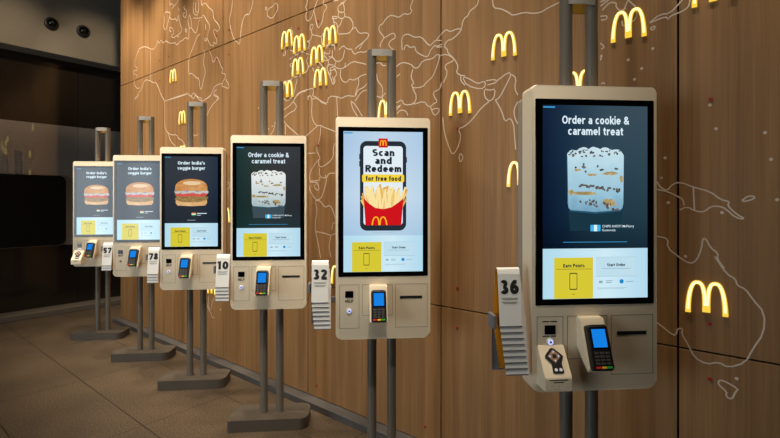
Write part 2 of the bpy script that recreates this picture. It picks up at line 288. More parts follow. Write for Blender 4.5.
MAP = {
  'north_america_outline': [[(-5.83,3.379),(-5.701,3.382),(-5.576,3.346),(-5.515,3.313),(-5.411,3.288),(-5.338,3.333),(-5.323,3.376),(-5.28,3.321),(-5.243,3.364),(-5.181,3.305),(-5.126,3.325),(-5.044,3.278),(-4.964,3.258),(-4.911,3.256),(-4.859,3.213),(-4.796,3.243),(-4.745,3.236),(-4.671,3.259),(-4.611,3.218),(-4.599,3.272),(-4.599,3.331),(-4.551,3.331),(-4.481,3.256),(-4.446,3.254),(-4.411,3.309),(-4.4,3.364),(-4.375,3.36)],[(-4.587,3.47),(-4.623,3.432),(-4.611,3.369),(-4.587,3.328)],[(-4.587,3.47),(-4.551,3.402),(-4.539,3.328)],[(-4.375,3.22),(-4.434,3.211),(-4.481,3.151),(-4.539,3.096)],[(-5.83,3.368),(-5.912,3.302),(-5.945,3.239),(-5.945,3.19),(-5.863,3.161),(-5.879,3.129),(-5.979,3.147),(-5.996,3.115),(-5.879,3.074),(-5.879,3.039)],[(-5.515,3.302),(-5.515,2.943)],[(-5.962,3.025),(-5.945,2.96),(-5.879,2.907),(-5.797,2.908)],[(-5.945,2.792),(-5.846,2.847),(-5.749,2.887),(-5.701,2.947),(-5.638,2.98),(-5.515,2.943),(-5.411,2.897),(-5.367,2.908),(-5.28,2.801),(-5.237,2.736),(-5.167,2.671)],[(-5.071,2.658),(-4.859,2.662),(-4.635,2.665)],[(-4.537,3.096),(-4.609,3.028),(-4.609,2.85),(-4.561,2.866),(-4.49,2.824),(-4.433,2.785),(-4.398,2.79),(-4.376,2.672),(-4.342,2.661),(-4.298,2.767),(-4.265,2.824),(-4.309,2.917),(-4.287,2.998),(-4.298,3.045)],[(-4.21,3.027),(-4.157,2.971),(-4.136,2.895),(-4.104,2.889),(-4.063,2.941),(-4.011,2.876),(-3.981,2.816),(-3.941,2.792),(-3.977,2.756),(-3.911,2.744),(-3.905,2.7),(-3.951,2.676),(-3.971,2.625),(-3.931,2.624),(-3.852,2.59),(-3.839,2.62),(-3.901,2.689)],[(-3.951,2.659),(-4.083,2.659),(-4.136,2.612),(-4.178,2.563),(-4.287,2.547)],[(-4.063,2.617),(-4.125,2.594),(-4.063,2.557),(-4.011,2.528),(-4.063,2.515)],[(-4.794,2.659),(-4.621,2.663),(-4.561,2.619),(-4.502,2.657),(-4.433,2.6),(-4.353,2.577),(-4.342,2.555)],[(-5.83,2.825),(-5.929,2.787)],[(-5.237,2.737),(-5.145,2.657),(-5.145,2.514),(-5.161,2.411),(-5.12,2.321),(-4.99,2.262),(-4.872,2.26),(-4.814,2.2),(-4.758,2.195),(-4.683,2.131)],[(-5.071,2.298),(-5.01,2.198),(-4.891,2.133)],[(-5.145,2.657),(-4.683,2.655)],[(-4.592,2.642),(-4.503,2.585),(-4.469,2.623)],[(-4.469,2.623),(-4.349,2.537),(-4.266,2.551),(-4.169,2.579)],[(-4.121,2.572),(-4.012,2.523),(-4.074,2.507),(-4.169,2.462),(-4.266,2.365)],[(-4.539,2.233),(-4.469,2.205),(-4.417,2.218)]],
  'arctic_islands_outline': [[(-5.004,3.603),(-5.126,3.645),(-5.167,3.633),(-5.153,3.553),(-5.181,3.49),(-5.126,3.435),(-5.084,3.486),(-5.044,3.551),(-5.004,3.603)],[(-5.044,3.563),(-4.964,3.512),(-4.885,3.51),(-4.859,3.461),(-4.834,3.546),(-4.808,3.466),(-4.783,3.4),(-4.738,3.367),(-4.783,3.327),(-4.859,3.32),(-4.951,3.31),(-5.004,3.354),(-4.937,3.351),(-4.937,3.4),(-5.017,3.45),(-5.044,3.419),(-4.99,3.388)],[(-4.821,3.604),(-4.808,3.558)],[(-4.684,3.59),(-4.721,3.577),(-4.659,3.536),(-4.647,3.497),(-4.684,3.453),(-4.745,3.523),(-4.684,3.519)],[(-4.671,3.354),(-4.635,3.31),(-4.671,3.307),(-4.684,3.339),(-4.671,3.354)],[(-4.859,3.306),(-4.821,3.302)],[(-5.017,3.744),(-5.044,3.695),(-4.964,3.692),(-4.937,3.647),(-4.859,3.675),(-4.834,3.692)],[(-4.977,3.639),(-4.937,3.647)],[(-4.492,3.597),(-4.516,3.533),(-4.504,3.46),(-4.423,3.416),(-4.4,3.467),(-4.4,3.571)],[(-4.457,3.564),(-4.469,3.474),(-4.423,3.45)],[(-4.516,3.416),(-4.375,3.383)],[(-4.353,3.558),(-4.342,3.492),(-4.276,3.515),(-4.221,3.453),(-4.125,3.389),(-4.115,3.303),(-4.042,3.246),(-4.001,3.193),(-4.042,3.164),(-4.094,3.204),(-4.125,3.189),(-4.083,3.124),(-4.052,3.09),(-4.063,3.043),(-4.115,3.091),(-4.125,3.057),(-4.104,3.041),(-4.178,3.065),(-4.232,3.147),(-4.298,3.151),(-4.265,3.121),(-4.232,3.142)],[(-4.232,3.147),(-4.221,3.195),(-4.178,3.252),(-4.254,3.332),(-4.309,3.403),(-4.342,3.372),(-4.502,3.415)],[(-4.265,3.296),(-4.265,3.239)]],
  'greenland_outline': [[(-3.785,3.398),(-3.795,3.317),(-3.833,3.253),(-3.833,3.2),(-3.804,3.108),(-3.757,3.024),(-3.71,2.997),(-3.673,2.958),(-3.654,3.021),(-3.636,3.13),(-3.6,3.193),(-3.555,3.212),(-3.52,3.188),(-3.477,3.252),(-3.459,3.307)]],
  'iceland_outline': [[(-3.13,3.2),(-3.099,3.145),(-3.13,3.106),(-3.184,3.072),(-3.248,3.108),(-3.256,3.143),(-3.224,3.174),(-3.184,3.168),(-3.13,3.2)],[(-3.272,3.201),(-3.248,3.166),(-3.28,3.174),(-3.272,3.201)]],
  'europe_outline': [[(-2.733,3.103),(-2.74,3.065),(-2.761,3.058),(-2.733,3.024),(-2.754,2.994),(-2.747,2.948),(-2.72,2.936),(-2.68,2.957),(-2.66,3.004),(-2.641,3.034),(-2.618,3.071)],[(-2.66,3.004),(-2.641,2.938),(-2.615,2.858),(-2.596,2.858),(-2.558,2.9),(-2.551,2.958),(-2.514,2.982),(-2.526,3.011),(-2.558,3.02),(-2.545,3.051)],[(-2.693,2.903),(-2.667,2.897),(-2.667,2.875),(-2.693,2.855),(-2.707,2.885),(-2.693,2.903)],[(-2.687,2.862),(-2.68,2.817),(-2.628,2.805),(-2.577,2.78),(-2.551,2.804),(-2.52,2.822)],[(-2.687,2.818),(-2.693,2.785),(-2.747,2.783),(-2.707,2.77),(-2.727,2.722)],[(-2.928,2.938),(-2.943,2.923),(-2.907,2.906),(-2.914,2.88)],[(-2.9,2.849),(-2.886,2.828),(-2.928,2.792),(-2.921,2.763)],[(-3.024,2.784),(-3.001,2.817),(-2.972,2.801)],[(-2.452,2.907),(-2.44,2.87),(-2.44,2.845),(-2.427,2.834)],[(-2.577,2.78),(-2.57,2.736),(-2.551,2.71)],[(-2.526,2.705),(-2.489,2.705),(-2.427,2.687)],[(-3.009,2.774),(-3.001,2.735),(-3.039,2.729),(-3.024,2.758)],[(-2.943,2.76),(-2.857,2.715),(-2.943,2.686)],[(-2.957,2.689),(-2.857,2.706),(-2.802,2.721),(-2.747,2.692),(-2.713,2.676)],[(-2.914,2.644),(-2.95,2.651),(-2.943,2.627),(-2.914,2.621)],[(-2.727,2.661),(-2.747,2.63),(-2.72,2.589),(-2.74,2.549),(-2.774,2.546)],[(-2.72,2.589),(-2.68,2.573),(-2.654,2.533)],[(-2.815,2.553),(-2.822,2.523),(-2.893,2.535),(-2.957,2.514),(-3.024,2.521)],[(-2.857,2.516),(-2.871,2.473),(-2.907,2.387),(-2.957,2.36)],[(-2.641,2.609),(-2.628,2.572),(-2.596,2.549)],[(-2.602,2.597),(-2.564,2.56),(-2.551,2.54)],[(-2.539,2.632),(-2.501,2.591),(-2.489,2.554),(-2.52,2.535)],[(-2.551,2.66),(-2.489,2.63),(-2.477,2.662)],[(-2.495,2.619),(-2.44,2.595),(-2.427,2.576)],[(-2.501,2.506),(-2.465,2.465),(-2.483,2.528),(-2.452,2.531),(-2.427,2.534)],[(-2.452,2.463),(-2.434,2.402),(-2.459,2.414),(-2.465,2.449)],[(-2.539,2.624),(-2.545,2.668)],[(-2.329,2.973),(-2.393,2.966),(-2.399,2.943),(-2.387,2.919),(-2.329,2.9),(-2.331,2.941),(-2.346,2.978),(-2.369,2.977)],[(-2.441,3.015),(-2.393,3.004)],[(-2.34,2.977),(-2.311,2.985)],[(-2.387,2.919),(-2.399,2.885),(-2.352,2.86),(-2.323,2.869),(-2.329,2.9)],[(-2.399,2.885),(-2.453,2.907),(-2.453,2.882),(-2.435,2.882),(-2.405,2.878)],[(-2.352,2.86),(-2.369,2.824),(-2.399,2.81)],[(-2.323,2.869),(-2.271,2.848),(-2.238,2.791),(-2.255,2.759),(-2.283,2.737),(-2.393,2.76)],[(-2.447,2.864),(-2.411,2.846),(-2.399,2.814),(-2.399,2.768)],[(-2.255,2.759),(-2.221,2.771),(-2.204,2.739),(-2.177,2.713),(-2.123,2.708),(-2.091,2.689),(-2.102,2.668),(-2.145,2.646),(-2.21,2.624),(-2.221,2.614)],[(-2.145,2.646),(-2.183,2.606)],[(-2.527,2.683),(-2.502,2.704),(-2.429,2.683)],[(-2.429,2.692),(-2.429,2.652)],[(-2.387,2.643),(-2.34,2.668),(-2.306,2.632),(-2.255,2.621)],[(-2.451,2.656),(-2.459,2.611),(-2.417,2.562),(-2.351,2.56),(-2.326,2.63)],[(-2.554,2.606),(-2.511,2.586),(-2.459,2.611)],[(-2.326,2.504),(-2.247,2.534),(-2.177,2.509),(-2.117,2.487)],[(-2.255,2.615),(-2.231,2.576),(-2.185,2.589),(-2.132,2.572),(-2.11,2.579)],[(-2.417,2.562),(-2.434,2.53),(-2.375,2.501),(-2.326,2.504),(-2.318,2.537)],[(-2.502,2.56),(-2.511,2.514),(-2.468,2.448),(-2.451,2.398),(-2.425,2.417),(-2.434,2.453),(-2.4,2.471),(-2.442,2.525)],[(-2.502,2.56),(-2.442,2.543)],[(-2.485,2.51),(-2.417,2.509)]],
  'africa_outline': [[(-2.893,2.358),(-2.843,2.401),(-2.788,2.406),(-2.727,2.409),(-2.667,2.409),(-2.66,2.377),(-2.68,2.354),(-2.641,2.34),(-2.602,2.31)],[(-2.727,2.361),(-2.727,2.327)],[(-2.495,2.31),(-2.459,2.321),(-2.427,2.308)],[(-2.59,2.306),(-2.511,2.265),(-2.493,2.322),(-2.409,2.309),(-2.359,2.285),(-2.31,2.301),(-2.231,2.283)],[(-2.409,2.303),(-2.4,2.163)],[(-2.725,2.35),(-2.701,2.362),(-2.677,2.327),(-2.689,2.202),(-2.653,2.135),(-2.618,2.116),(-2.572,2.114),(-2.561,2.102),(-2.494,2.08),(-2.424,2.053)],[(-2.618,2.116),(-2.749,2.05),(-2.836,2.006)],[(-2.579,2.112),(-2.588,2.035),(-2.611,1.967),(-2.63,1.937),(-2.607,1.897),(-2.584,1.864),(-2.618,1.851),(-2.677,1.799),(-2.713,1.745),(-2.701,1.697)],[(-2.749,1.914),(-2.642,1.911)],[(-2.607,1.85),(-2.595,1.795),(-2.505,1.821),(-2.439,1.871),(-2.45,1.932),(-2.424,1.968)],[(-2.595,1.795),(-2.595,1.725),(-2.516,1.715),(-2.494,1.752),(-2.424,1.749)],[(-2.677,2.327),(-2.607,2.325),(-2.584,2.29),(-2.516,2.266)],[(-2.701,1.697),(-2.584,1.701),(-2.595,1.725)],[(-2.701,1.666),(-2.713,1.635),(-2.642,1.555),(-2.595,1.555),(-2.561,1.586),(-2.516,1.693),(-2.527,1.739)],[(-2.701,1.69),(-2.618,1.688),(-2.595,1.617),(-2.665,1.65),(-2.618,1.688)],[(-2.642,1.547),(-2.584,1.547),(-2.538,1.494),(-2.482,1.517),(-2.45,1.479),(-2.424,1.419)],[(-2.642,1.54),(-2.618,1.462),(-2.642,1.399),(-2.642,1.312),(-2.607,1.213),(-2.584,1.113)],[(-2.642,1.312),(-2.561,1.308),(-2.471,1.289),(-2.424,1.307)],[(-2.46,1.335),(-2.45,1.389),(-2.424,1.382)],[(-2.471,1.289),(-2.494,1.204),(-2.471,1.13)],[(-3.037,2.289),(-2.938,2.314),(-2.842,2.398),(-2.749,2.402)],[(-2.909,2.34),(-2.865,2.304),(-2.88,2.269),(-2.958,2.254),(-3.027,2.225)],[(-3.027,2.2),(-2.997,2.165),(-2.842,2.064)],[(-3.007,2.16),(-3.007,2.085)],[(-3.14,2.206),(-3.161,2.138),(-3.203,2.103)],[(-3.027,2.382),(-2.977,2.35),(-2.909,2.384)]],
  'asia_outline': [[(-1.899,2.77),(-1.938,2.759),(-1.973,2.726),(-1.998,2.728),(-2.004,2.691),(-1.963,2.647),(-1.958,2.631),(-1.993,2.597),(-1.988,2.577)],[(-1.958,2.631),(-1.94,2.637)],[(-2.367,2.494),(-2.375,2.455),(-2.351,2.41),(-2.31,2.392),(-2.278,2.415),(-2.239,2.397),(-2.193,2.406),(-2.162,2.418),(-2.117,2.419)],[(-2.193,2.406),(-2.185,2.366),(-2.216,2.315),(-2.223,2.271),(-2.2,2.324),(-2.139,2.331),(-2.11,2.354)],[(-2.223,2.248),(-2.162,2.307),(-2.11,2.31)],[(-2.263,2.248),(-2.247,2.195),(-2.2,2.139)],[(-2.263,2.254),(-2.223,2.226),(-2.155,2.134)],[(-2.026,2.475),(-1.994,2.479),(-1.966,2.447),(-1.941,2.448)],[(-2.022,2.409),(-2.015,2.354),(-1.973,2.315),(-1.966,2.266),(-1.98,2.241),(-1.945,2.199)],[(-2.022,2.253),(-1.98,2.236),(-1.945,2.263)],[(-1.856,2.354),(-1.822,2.368)],[(-1.856,2.187),(-1.822,2.193)],[(-1.85,2.139),(-1.822,2.161)],[(-1.85,2.425),(-1.822,2.436)],[(-1.9,2.768),(-1.861,2.754),(-1.833,2.736),(-1.79,2.752),(-1.749,2.734),(-1.722,2.751),(-1.742,2.774),(-1.717,2.819)],[(-1.949,2.633),(-1.88,2.651),(-1.859,2.627),(-1.866,2.606),(-1.89,2.608),(-1.919,2.588),(-1.909,2.563),(-1.875,2.535)],[(-1.804,2.52),(-1.809,2.604),(-1.763,2.618),(-1.704,2.577),(-1.655,2.574),(-1.599,2.507),(-1.582,2.501),(-1.549,2.526),(-1.503,2.514)],[(-1.79,2.517),(-1.772,2.552),(-1.74,2.52),(-1.704,2.523),(-1.695,2.497)],[(-1.54,2.524),(-1.507,2.553),(-1.467,2.574),(-1.447,2.552),(-1.388,2.559),(-1.365,2.548),(-1.358,2.591),(-1.342,2.61)],[(-1.365,2.548),(-1.388,2.525),(-1.435,2.502),(-1.459,2.507),(-1.487,2.479),(-1.459,2.447)],[(-1.582,2.473),(-1.549,2.498),(-1.532,2.479),(-1.499,2.475)],[(-1.532,2.486),(-1.499,2.492)],[(-1.853,2.421),(-1.801,2.442),(-1.73,2.413),(-1.705,2.383),(-1.674,2.382),(-1.643,2.421),(-1.566,2.416),(-1.536,2.439),(-1.513,2.425),(-1.531,2.375),(-1.566,2.304),(-1.613,2.282),(-1.637,2.256),(-1.718,2.259),(-1.73,2.286),(-1.705,2.287),(-1.736,2.333),(-1.718,2.38)],[(-1.699,2.498),(-1.68,2.474),(-1.613,2.435),(-1.595,2.446),(-1.583,2.473)],[(-1.513,2.425),(-1.468,2.425),(-1.413,2.386),(-1.424,2.374),(-1.474,2.364),(-1.479,2.341),(-1.462,2.324),(-1.468,2.291),(-1.491,2.257)],[(-1.462,2.448),(-1.457,2.428),(-1.413,2.386),(-1.385,2.333),(-1.402,2.303),(-1.369,2.279),(-1.342,2.274)],[(-1.369,2.279),(-1.369,2.246),(-1.342,2.218)],[(-1.718,2.259),(-1.686,2.199),(-1.711,2.157),(-1.788,2.162),(-1.807,2.201),(-1.847,2.186)],[(-1.711,2.157),(-1.631,2.166),(-1.607,2.133),(-1.583,2.125),(-1.56,2.141),(-1.531,2.147),(-1.554,2.18),(-1.566,2.211),(-1.513,2.222),(-1.504,2.259)],[(-1.583,2.125),(-1.566,2.079),(-1.542,2.066),(-1.513,2.101),(-1.542,2.11),(-1.577,2.105)],[(-1.847,2.113),(-1.82,2.135),(-1.775,2.125),(-1.756,2.091)],[(-1.853,2.155),(-1.814,2.166)],[(-1.253,2.688),(-1.265,2.656),(-1.311,2.642),(-1.323,2.614),(-1.342,2.61)],[(-1.167,2.664),(-1.161,2.618),(-1.116,2.602),(-1.069,2.568),(-1.048,2.546),(-0.982,2.548),(-0.938,2.529),(-0.895,2.523),(-0.857,2.536),(-0.776,2.554)]],
  'south_asia_outline': [[(-1.362,2.275),(-1.33,2.214),(-1.238,2.177),(-1.208,2.194),(-1.217,2.223),(-1.258,2.211),(-1.309,2.248),(-1.362,2.275)],[(-1.208,2.221),(-1.149,2.22),(-1.139,2.201),(-1.198,2.196)],[(-1.139,2.21),(-1.073,2.246),(-1.055,2.23),(-1.083,2.183),(-1.111,2.135),(-1.13,2.111),(-1.149,2.105)],[(-1.217,2.178),(-1.188,2.164),(-1.149,2.167),(-1.159,2.115),(-1.188,2.102),(-1.217,2.133),(-1.217,2.178)],[(-1.188,2.102),(-1.238,2.072),(-1.299,2.007),(-1.351,1.976),(-1.388,1.97),(-1.366,1.921),(-1.394,1.848),(-1.427,1.818),(-1.449,1.862),(-1.483,1.951),(-1.494,2.048)],[(-1.373,1.828),(-1.351,1.799),(-1.373,1.768),(-1.383,1.801),(-1.373,1.828)],[(-1.149,2.105),(-1.111,2.038),(-1.092,1.975),(-1.064,1.998),(-1.042,1.961),(-1.037,1.891),(-1.031,1.822)],[(-1.055,2.23),(-1.028,2.208),(-1.037,2.15),(-1.019,2.113)],[(-1.019,2.078),(-1.042,2.038),(-1.037,1.995),(-1.019,1.958)]],
  'southeast_asia_outline': [[(-0.604,2.428),(-0.572,2.424),(-0.577,2.406),(-0.6,2.409)],[(-0.604,2.497),(-0.581,2.5)],[(-0.604,2.477),(-0.568,2.496)],[(-0.595,2.455),(-0.563,2.485),(-0.532,2.472),(-0.536,2.458),(-0.519,2.43),(-0.493,2.437)],[(-0.506,2.422),(-0.484,2.473)],[(-0.484,2.473),(-0.446,2.425),(-0.45,2.374),(-0.484,2.364),(-0.506,2.355),(-0.51,2.384)],[(-0.396,2.347),(-0.356,2.373),(-0.317,2.367),(-0.279,2.406),(-0.271,2.413)],[(-0.396,2.345),(-0.333,2.358),(-0.325,2.342),(-0.313,2.357),(-0.279,2.362),(-0.249,2.376),(-0.244,2.405)],[(-0.392,2.323),(-0.372,2.327),(-0.38,2.31),(-0.391,2.313),(-0.392,2.323)],[(-0.604,2.3),(-0.584,2.278),(-0.6,2.27)],[(-0.604,2.236),(-0.595,2.244),(-0.604,2.217)],[(-0.6,2.103),(-0.59,2.111),(-0.584,2.1)]],
  'new_guinea_outline': [[(-0.368,1.632),(-0.355,1.606),(-0.328,1.589),(-0.311,1.616),(-0.281,1.628),(-0.232,1.604),(-0.172,1.584),(-0.137,1.55),(-0.107,1.543),(-0.116,1.527),(-0.084,1.49),(-0.055,1.472),(-0.088,1.476),(-0.122,1.515),(-0.145,1.524),(-0.172,1.522),(-0.195,1.498),(-0.224,1.502),(-0.256,1.521),(-0.281,1.506)],[(-0.232,1.604),(-0.228,1.507)],[(-0.368,1.597),(-0.328,1.586),(-0.29,1.566),(-0.269,1.551),(-0.265,1.526)],[(-0.073,1.541),(-0.048,1.567),(-0.023,1.561),(-0.041,1.548),(-0.073,1.541)]],
  'australia_outline': [[(-0.368,1.388),(-0.324,1.38),(-0.328,1.34),(-0.286,1.303),(-0.244,1.275),(-0.22,1.293),(-0.203,1.343),(-0.199,1.387),(-0.188,1.387),(-0.172,1.35),(-0.146,1.328),(-0.149,1.304),(-0.125,1.268)],[(-0.157,1.314),(-0.117,1.244),(-0.089,1.229),(-0.083,1.202),(-0.056,1.191),(-0.034,1.153),(0.003,1.104),(-0.0,1.023),(-0.034,0.955),(-0.056,0.896),(-0.111,0.862),(-0.145,0.878),(-0.186,0.859),(-0.228,0.879),(-0.252,0.932),(-0.275,0.972),(-0.269,0.995),(-0.29,0.991),(-0.293,0.969),(-0.303,0.956),(-0.368,1.005)],[(-0.145,0.802),(-0.128,0.806),(-0.078,0.783),(-0.089,0.77),(-0.1,0.735),(-0.12,0.741),(-0.117,0.763),(-0.145,0.783),(-0.145,0.802)]],
  'south_america_outline': [[(-4.268,0.664),(-4.242,0.604),(-4.25,0.531),(-4.207,0.483),(-4.164,0.454),(-4.147,0.413),(-4.105,0.415)],[(-4.207,0.618),(-4.216,0.518),(-4.181,0.478)],[(-4.097,0.615),(-4.147,0.555),(-4.164,0.49)],[(-4.006,0.505),(-3.982,0.526),(-3.99,0.503)],[(-3.903,1.725),(-3.833,1.717),(-3.833,1.666),(-3.891,1.648)]],
}
ISLAND_DOTS = [(-0.384,2.227),(-0.483,2.196),(-0.428,2.146),(-0.457,2.102),(-0.35,1.647),(-0.324,1.538),(0.04,1.55),(-0.133,1.497),(-0.26,1.307),(-0.085,0.824),(-0.174,1.946),(-0.153,1.845),(0.004,1.814),(0.022,1.708),(-0.336,1.735),(-0.35,1.647),(-3.379,2.35),(-3.235,2.156),(-3.182,2.172)]
ARCHES = [
 (-4.941, 2.901, 'glowing arch inside the North America outline, alone above the far burger kiosks'),
 (-4.737, 2.426, 'glowing arch beside the twin posts of the biggest burger kiosk'),
 (-4.728, 2.061, 'glowing arch just peeking over the top of the biggest burger kiosk'),
 (-2.982, 2.857, 'uppermost left glowing arch of the Europe cluster, over the British Isles'),
 (-2.826, 2.786, 'second glowing arch of the Europe cluster, right beside the British Isles one'),
 (-2.843, 2.606, 'glowing arch in the left middle of the Europe cluster, under the top pair'),
 (-2.976, 2.446, 'lowest glowing arch of the Europe cluster, touching the left post of a kiosk'),
 (-2.621, 2.654, 'glowing arch in the middle right of the Europe cluster'),
 (-2.478, 2.766, 'highest and rightmost glowing arch of the Europe cluster'),
 (-2.581, 2.476, 'lower right glowing arch of the Europe cluster, over southern Europe'),
 (-1.935, 2.151, 'glowing arch seen between the twin posts of the fries kiosk'),
 (-1.373, 2.120, 'glowing arch in the India outline, right of the fries kiosk'),
 (-1.098, 2.396, 'glowing arch standing alone in the China outline, high on the wall'),
 (-1.006, 1.690, 'glowing arch half hidden by the left edge of the nearest kiosk'),
 (-0.702, 2.117, 'glowing arch between the twin posts of the nearest kiosk, only its middle showing'),
 (-0.482, 2.358, 'large glowing arch just right of the posts of the nearest kiosk'),
 (-0.163, 2.437, 'glowing arch at the top edge of the photo, only its foot in view'),
 (-0.186, 1.139, 'largest glowing arch, inside the Australia outline at lower right'),
 (-3.895, 1.414, 'glowing arch in the gap left of the smaller cookie kiosk'),
 (-4.145, 0.709, 'glowing arch low on the wall with its feet below the biggest burger kiosk'),
 (-2.392, 1.006, 'glowing arch behind number card 32, partly hidden by the fries kiosk'),
]
REDS = [
 (-5.279, 3.134, 'red plug over the long seam, upper left of the pair over the first arch'),
 (-5.053, 3.134, 'red plug over the long seam, just above the North America arch'),
 (-5.279, 2.904, 'red plug under the long seam, left of the North America arch'),
 (-5.053, 2.904, 'red plug touching the left edge of the North America arch'),
 (-3.840, 3.138, 'red plug above the long seam beside the Greenland outline'),
 (-4.063, 3.138, 'red plug above the long seam on the Labrador coast line'),
 (-4.063, 2.906, 'red plug under the long seam on the coast line of Labrador'),
 (-3.841, 2.908, 'red plug under the long seam beneath the tip of Greenland'),
 (-2.609, 2.910, 'red plug inside the Scandinavia outline'),
 (-2.843, 2.911, 'red plug just above the two British Isles arches'),
 (-2.611, 1.967, 'red plug in the gap between smaller cookie kiosk and fries kiosk'),
 (-1.390, 1.972, 'red plug on the east coast of the India outline'),
 (-0.174, 1.031, 'red plug under the largest arch, above the seam'),
 (-0.174, 0.801, 'red plug below the seam beside the Tasmania outline'),
 (-0.171, 1.970, 'red plug high on the right panel, right of the nearest kiosk'),
 (-1.392, 1.032, 'red plug above the seam, left of number card 36'),
 (-1.394, 0.800, 'red plug below the seam, left of number card 36'),
 (-2.626, 0.141, 'red plug near the skirting, right of the smaller cookie kiosk base'),
 (-1.623, 0.144, 'red plug near the skirting, right of the fries kiosk posts'),
 (-3.842, 1.966, 'red plug beside the upper left edge of the smaller cookie kiosk'),
]
# ------------------------------------------------------------------ the place: frame of the wood wall
A = R(50.6)
U = Vector((math.sin(A), -math.cos(A), 0)); N = Vector((-math.cos(A), -math.sin(A), 0))   # along the wall / out of the wall
PHI = math.atan2(U.y, U.x)
O = N*-2.32
def WP(s, t, z): return O + U*s + N*t + Vector((0, 0, z))
CEIL = 4.75; S_DARK = -7.70; S_BULK = -7.42; S_END = -6.39; S_RIGHT = 4.2; T_REAR = 7.2

# ------------------------------------------------------------------ materials
def wood_material():
    m = bpy.data.materials.new('oak_veneer'); m.use_nodes = True
    nt = m.node_tree; L = nt.links; b = nt.nodes['Principled BSDF']
    tc = nt.nodes.new('ShaderNodeTexCoord')
    def noise(sx, sz, detail, rough=0.6):
        mp = nt.nodes.new('ShaderNodeMapping'); mp.inputs['Scale'].default_value = (sx, 1, sz)
        nz = nt.nodes.new('ShaderNodeTexNoise'); nz.inputs['Scale'].default_value = 1; nz.inputs['Detail'].default_value = detail
        nz.inputs['Roughness'].default_value = rough
        L.new(tc.outputs['Object'], mp.inputs[0]); L.new(mp.outputs[0], nz.inputs['Vector']); return nz
    n1 = noise(14, 0.35, 3); n2 = noise(120, 1.6, 5, 0.7)
    add = nt.nodes.new('ShaderNodeMath'); add.operation = 'MULTIPLY_ADD'; add.inputs[1].default_value = 0.55
    L.new(n1.outputs['Fac'], add.inputs[0])
    mul = nt.nodes.new('ShaderNodeMath'); mul.operation = 'MULTIPLY'; mul.inputs[1].default_value = 0.45
    L.new(n2.outputs['Fac'], mul.inputs[0]); L.new(mul.outputs[0], add.inputs[2])
    cr = nt.nodes.new('ShaderNodeValToRGB'); el = cr.color_ramp.elements
    el[0].position = 0.34; el[0].color = lin((115, 83, 50)); el[1].position = 0.64; el[1].color = lin((156, 117, 75))
    L.new(add.outputs[0], cr.inputs[0]); L.new(cr.outputs[0], b.inputs['Base Color'])
    b.inputs['Roughness'].default_value = 0.5; b.inputs['Specular IOR Level'].default_value = 0.3
    bp = nt.nodes.new('ShaderNodeBump'); bp.inputs['Strength'].default_value = 0.15; bp.inputs['Distance'].default_value = 0.001
    L.new(n2.outputs['Fac'], bp.inputs['Height']); L.new(bp.outputs[0], b.inputs['Normal'])
    return m

def floor_material():
    m = bpy.data.materials.new('terrazzo_tile'); m.use_nodes = True
    nt = m.node_tree; L = nt.links; b = nt.nodes['Principled BSDF']
    tc = nt.nodes.new('ShaderNodeTexCoord')
    n1 = nt.nodes.new('ShaderNodeTexNoise'); n1.inputs['Scale'].default_value = 110; n1.inputs['Detail'].default_value = 3
    n2 = nt.nodes.new('ShaderNodeTexNoise'); n2.inputs['Scale'].default_value = 2.2; n2.inputs['Detail'].default_value = 3
    for n in (n1, n2): L.new(tc.outputs['Object'], n.inputs['Vector'])
    cr = nt.nodes.new('ShaderNodeValToRGB'); el = cr.color_ramp.elements
    el[0].position = 0.35; el[0].color = lin((42, 34, 26)); el[1].position = 0.66; el[1].color = lin((116, 98, 77))
    L.new(n1.outputs['Fac'], cr.inputs[0])
    mx = nt.nodes.new('ShaderNodeMix'); mx.data_type = 'RGBA'; mx.blend_type = 'MULTIPLY'; mx.inputs[0].default_value = 0.5
    L.new(cr.outputs[0], mx.inputs[6]); L.new(n2.outputs['Color'], mx.inputs[7])
    c2 = nt.nodes.new('ShaderNodeValToRGB'); c2.color_ramp.elements[0].color = (0.7,0.7,0.7,1); c2.color_ramp.elements[1].color = (1,1,1,1)
    c2.color_ramp.elements[0].position = 0.3; c2.color_ramp.elements[1].position = 0.7
    L.new(n2.outputs['Fac'], c2.inputs[0]); L.new(c2.outputs[0], mx.inputs[7]); mx.inputs[0].default_value = 1.0
    # grout: tiles 1.24 x 0.62 laid along the wood wall
    sx = nt.nodes.new('ShaderNodeSeparateXYZ'); L.new(tc.outputs['Object'], sx.inputs[0])
    def line(sock, off, per):
        a = nt.nodes.new('ShaderNodeMath'); a.operation = 'ADD'; a.inputs[1].default_value = off; L.new(sock, a.inputs[0])
        p = nt.nodes.new('ShaderNodeMath'); p.operation = 'PINGPONG'; p.inputs[1].default_value = per/2; L.new(a.outputs[0], p.inputs[0])
        l = nt.nodes.new('ShaderNodeMath'); l.operation = 'LESS_THAN'; l.inputs[1].default_value = 0.0035; L.new(p.outputs[0], l.inputs[0]); return l
    lx = line(sx.outputs['X'], 3.30+12.4, 1.24); ly = line(sx.outputs['Y'], 0.36+6.2, 0.62)
    mxx = nt.nodes.new('ShaderNodeMath'); mxx.operation = 'MAXIMUM'; L.new(lx.outputs[0], mxx.inputs[0]); L.new(ly.outputs[0], mxx.inputs[1])
    m2 = nt.nodes.new('ShaderNodeMix'); m2.data_type = 'RGBA'; L.new(mxx.outputs[0], m2.inputs[0])
    L.new(mx.outputs[2], m2.inputs[6]); m2.inputs[7].default_value = lin((34, 25, 17))
    L.new(m2.outputs[2], b.inputs['Base Color'])
    b.inputs['Roughness'].default_value = 0.42; b.inputs['Specular IOR Level'].default_value = 0.4
    return m

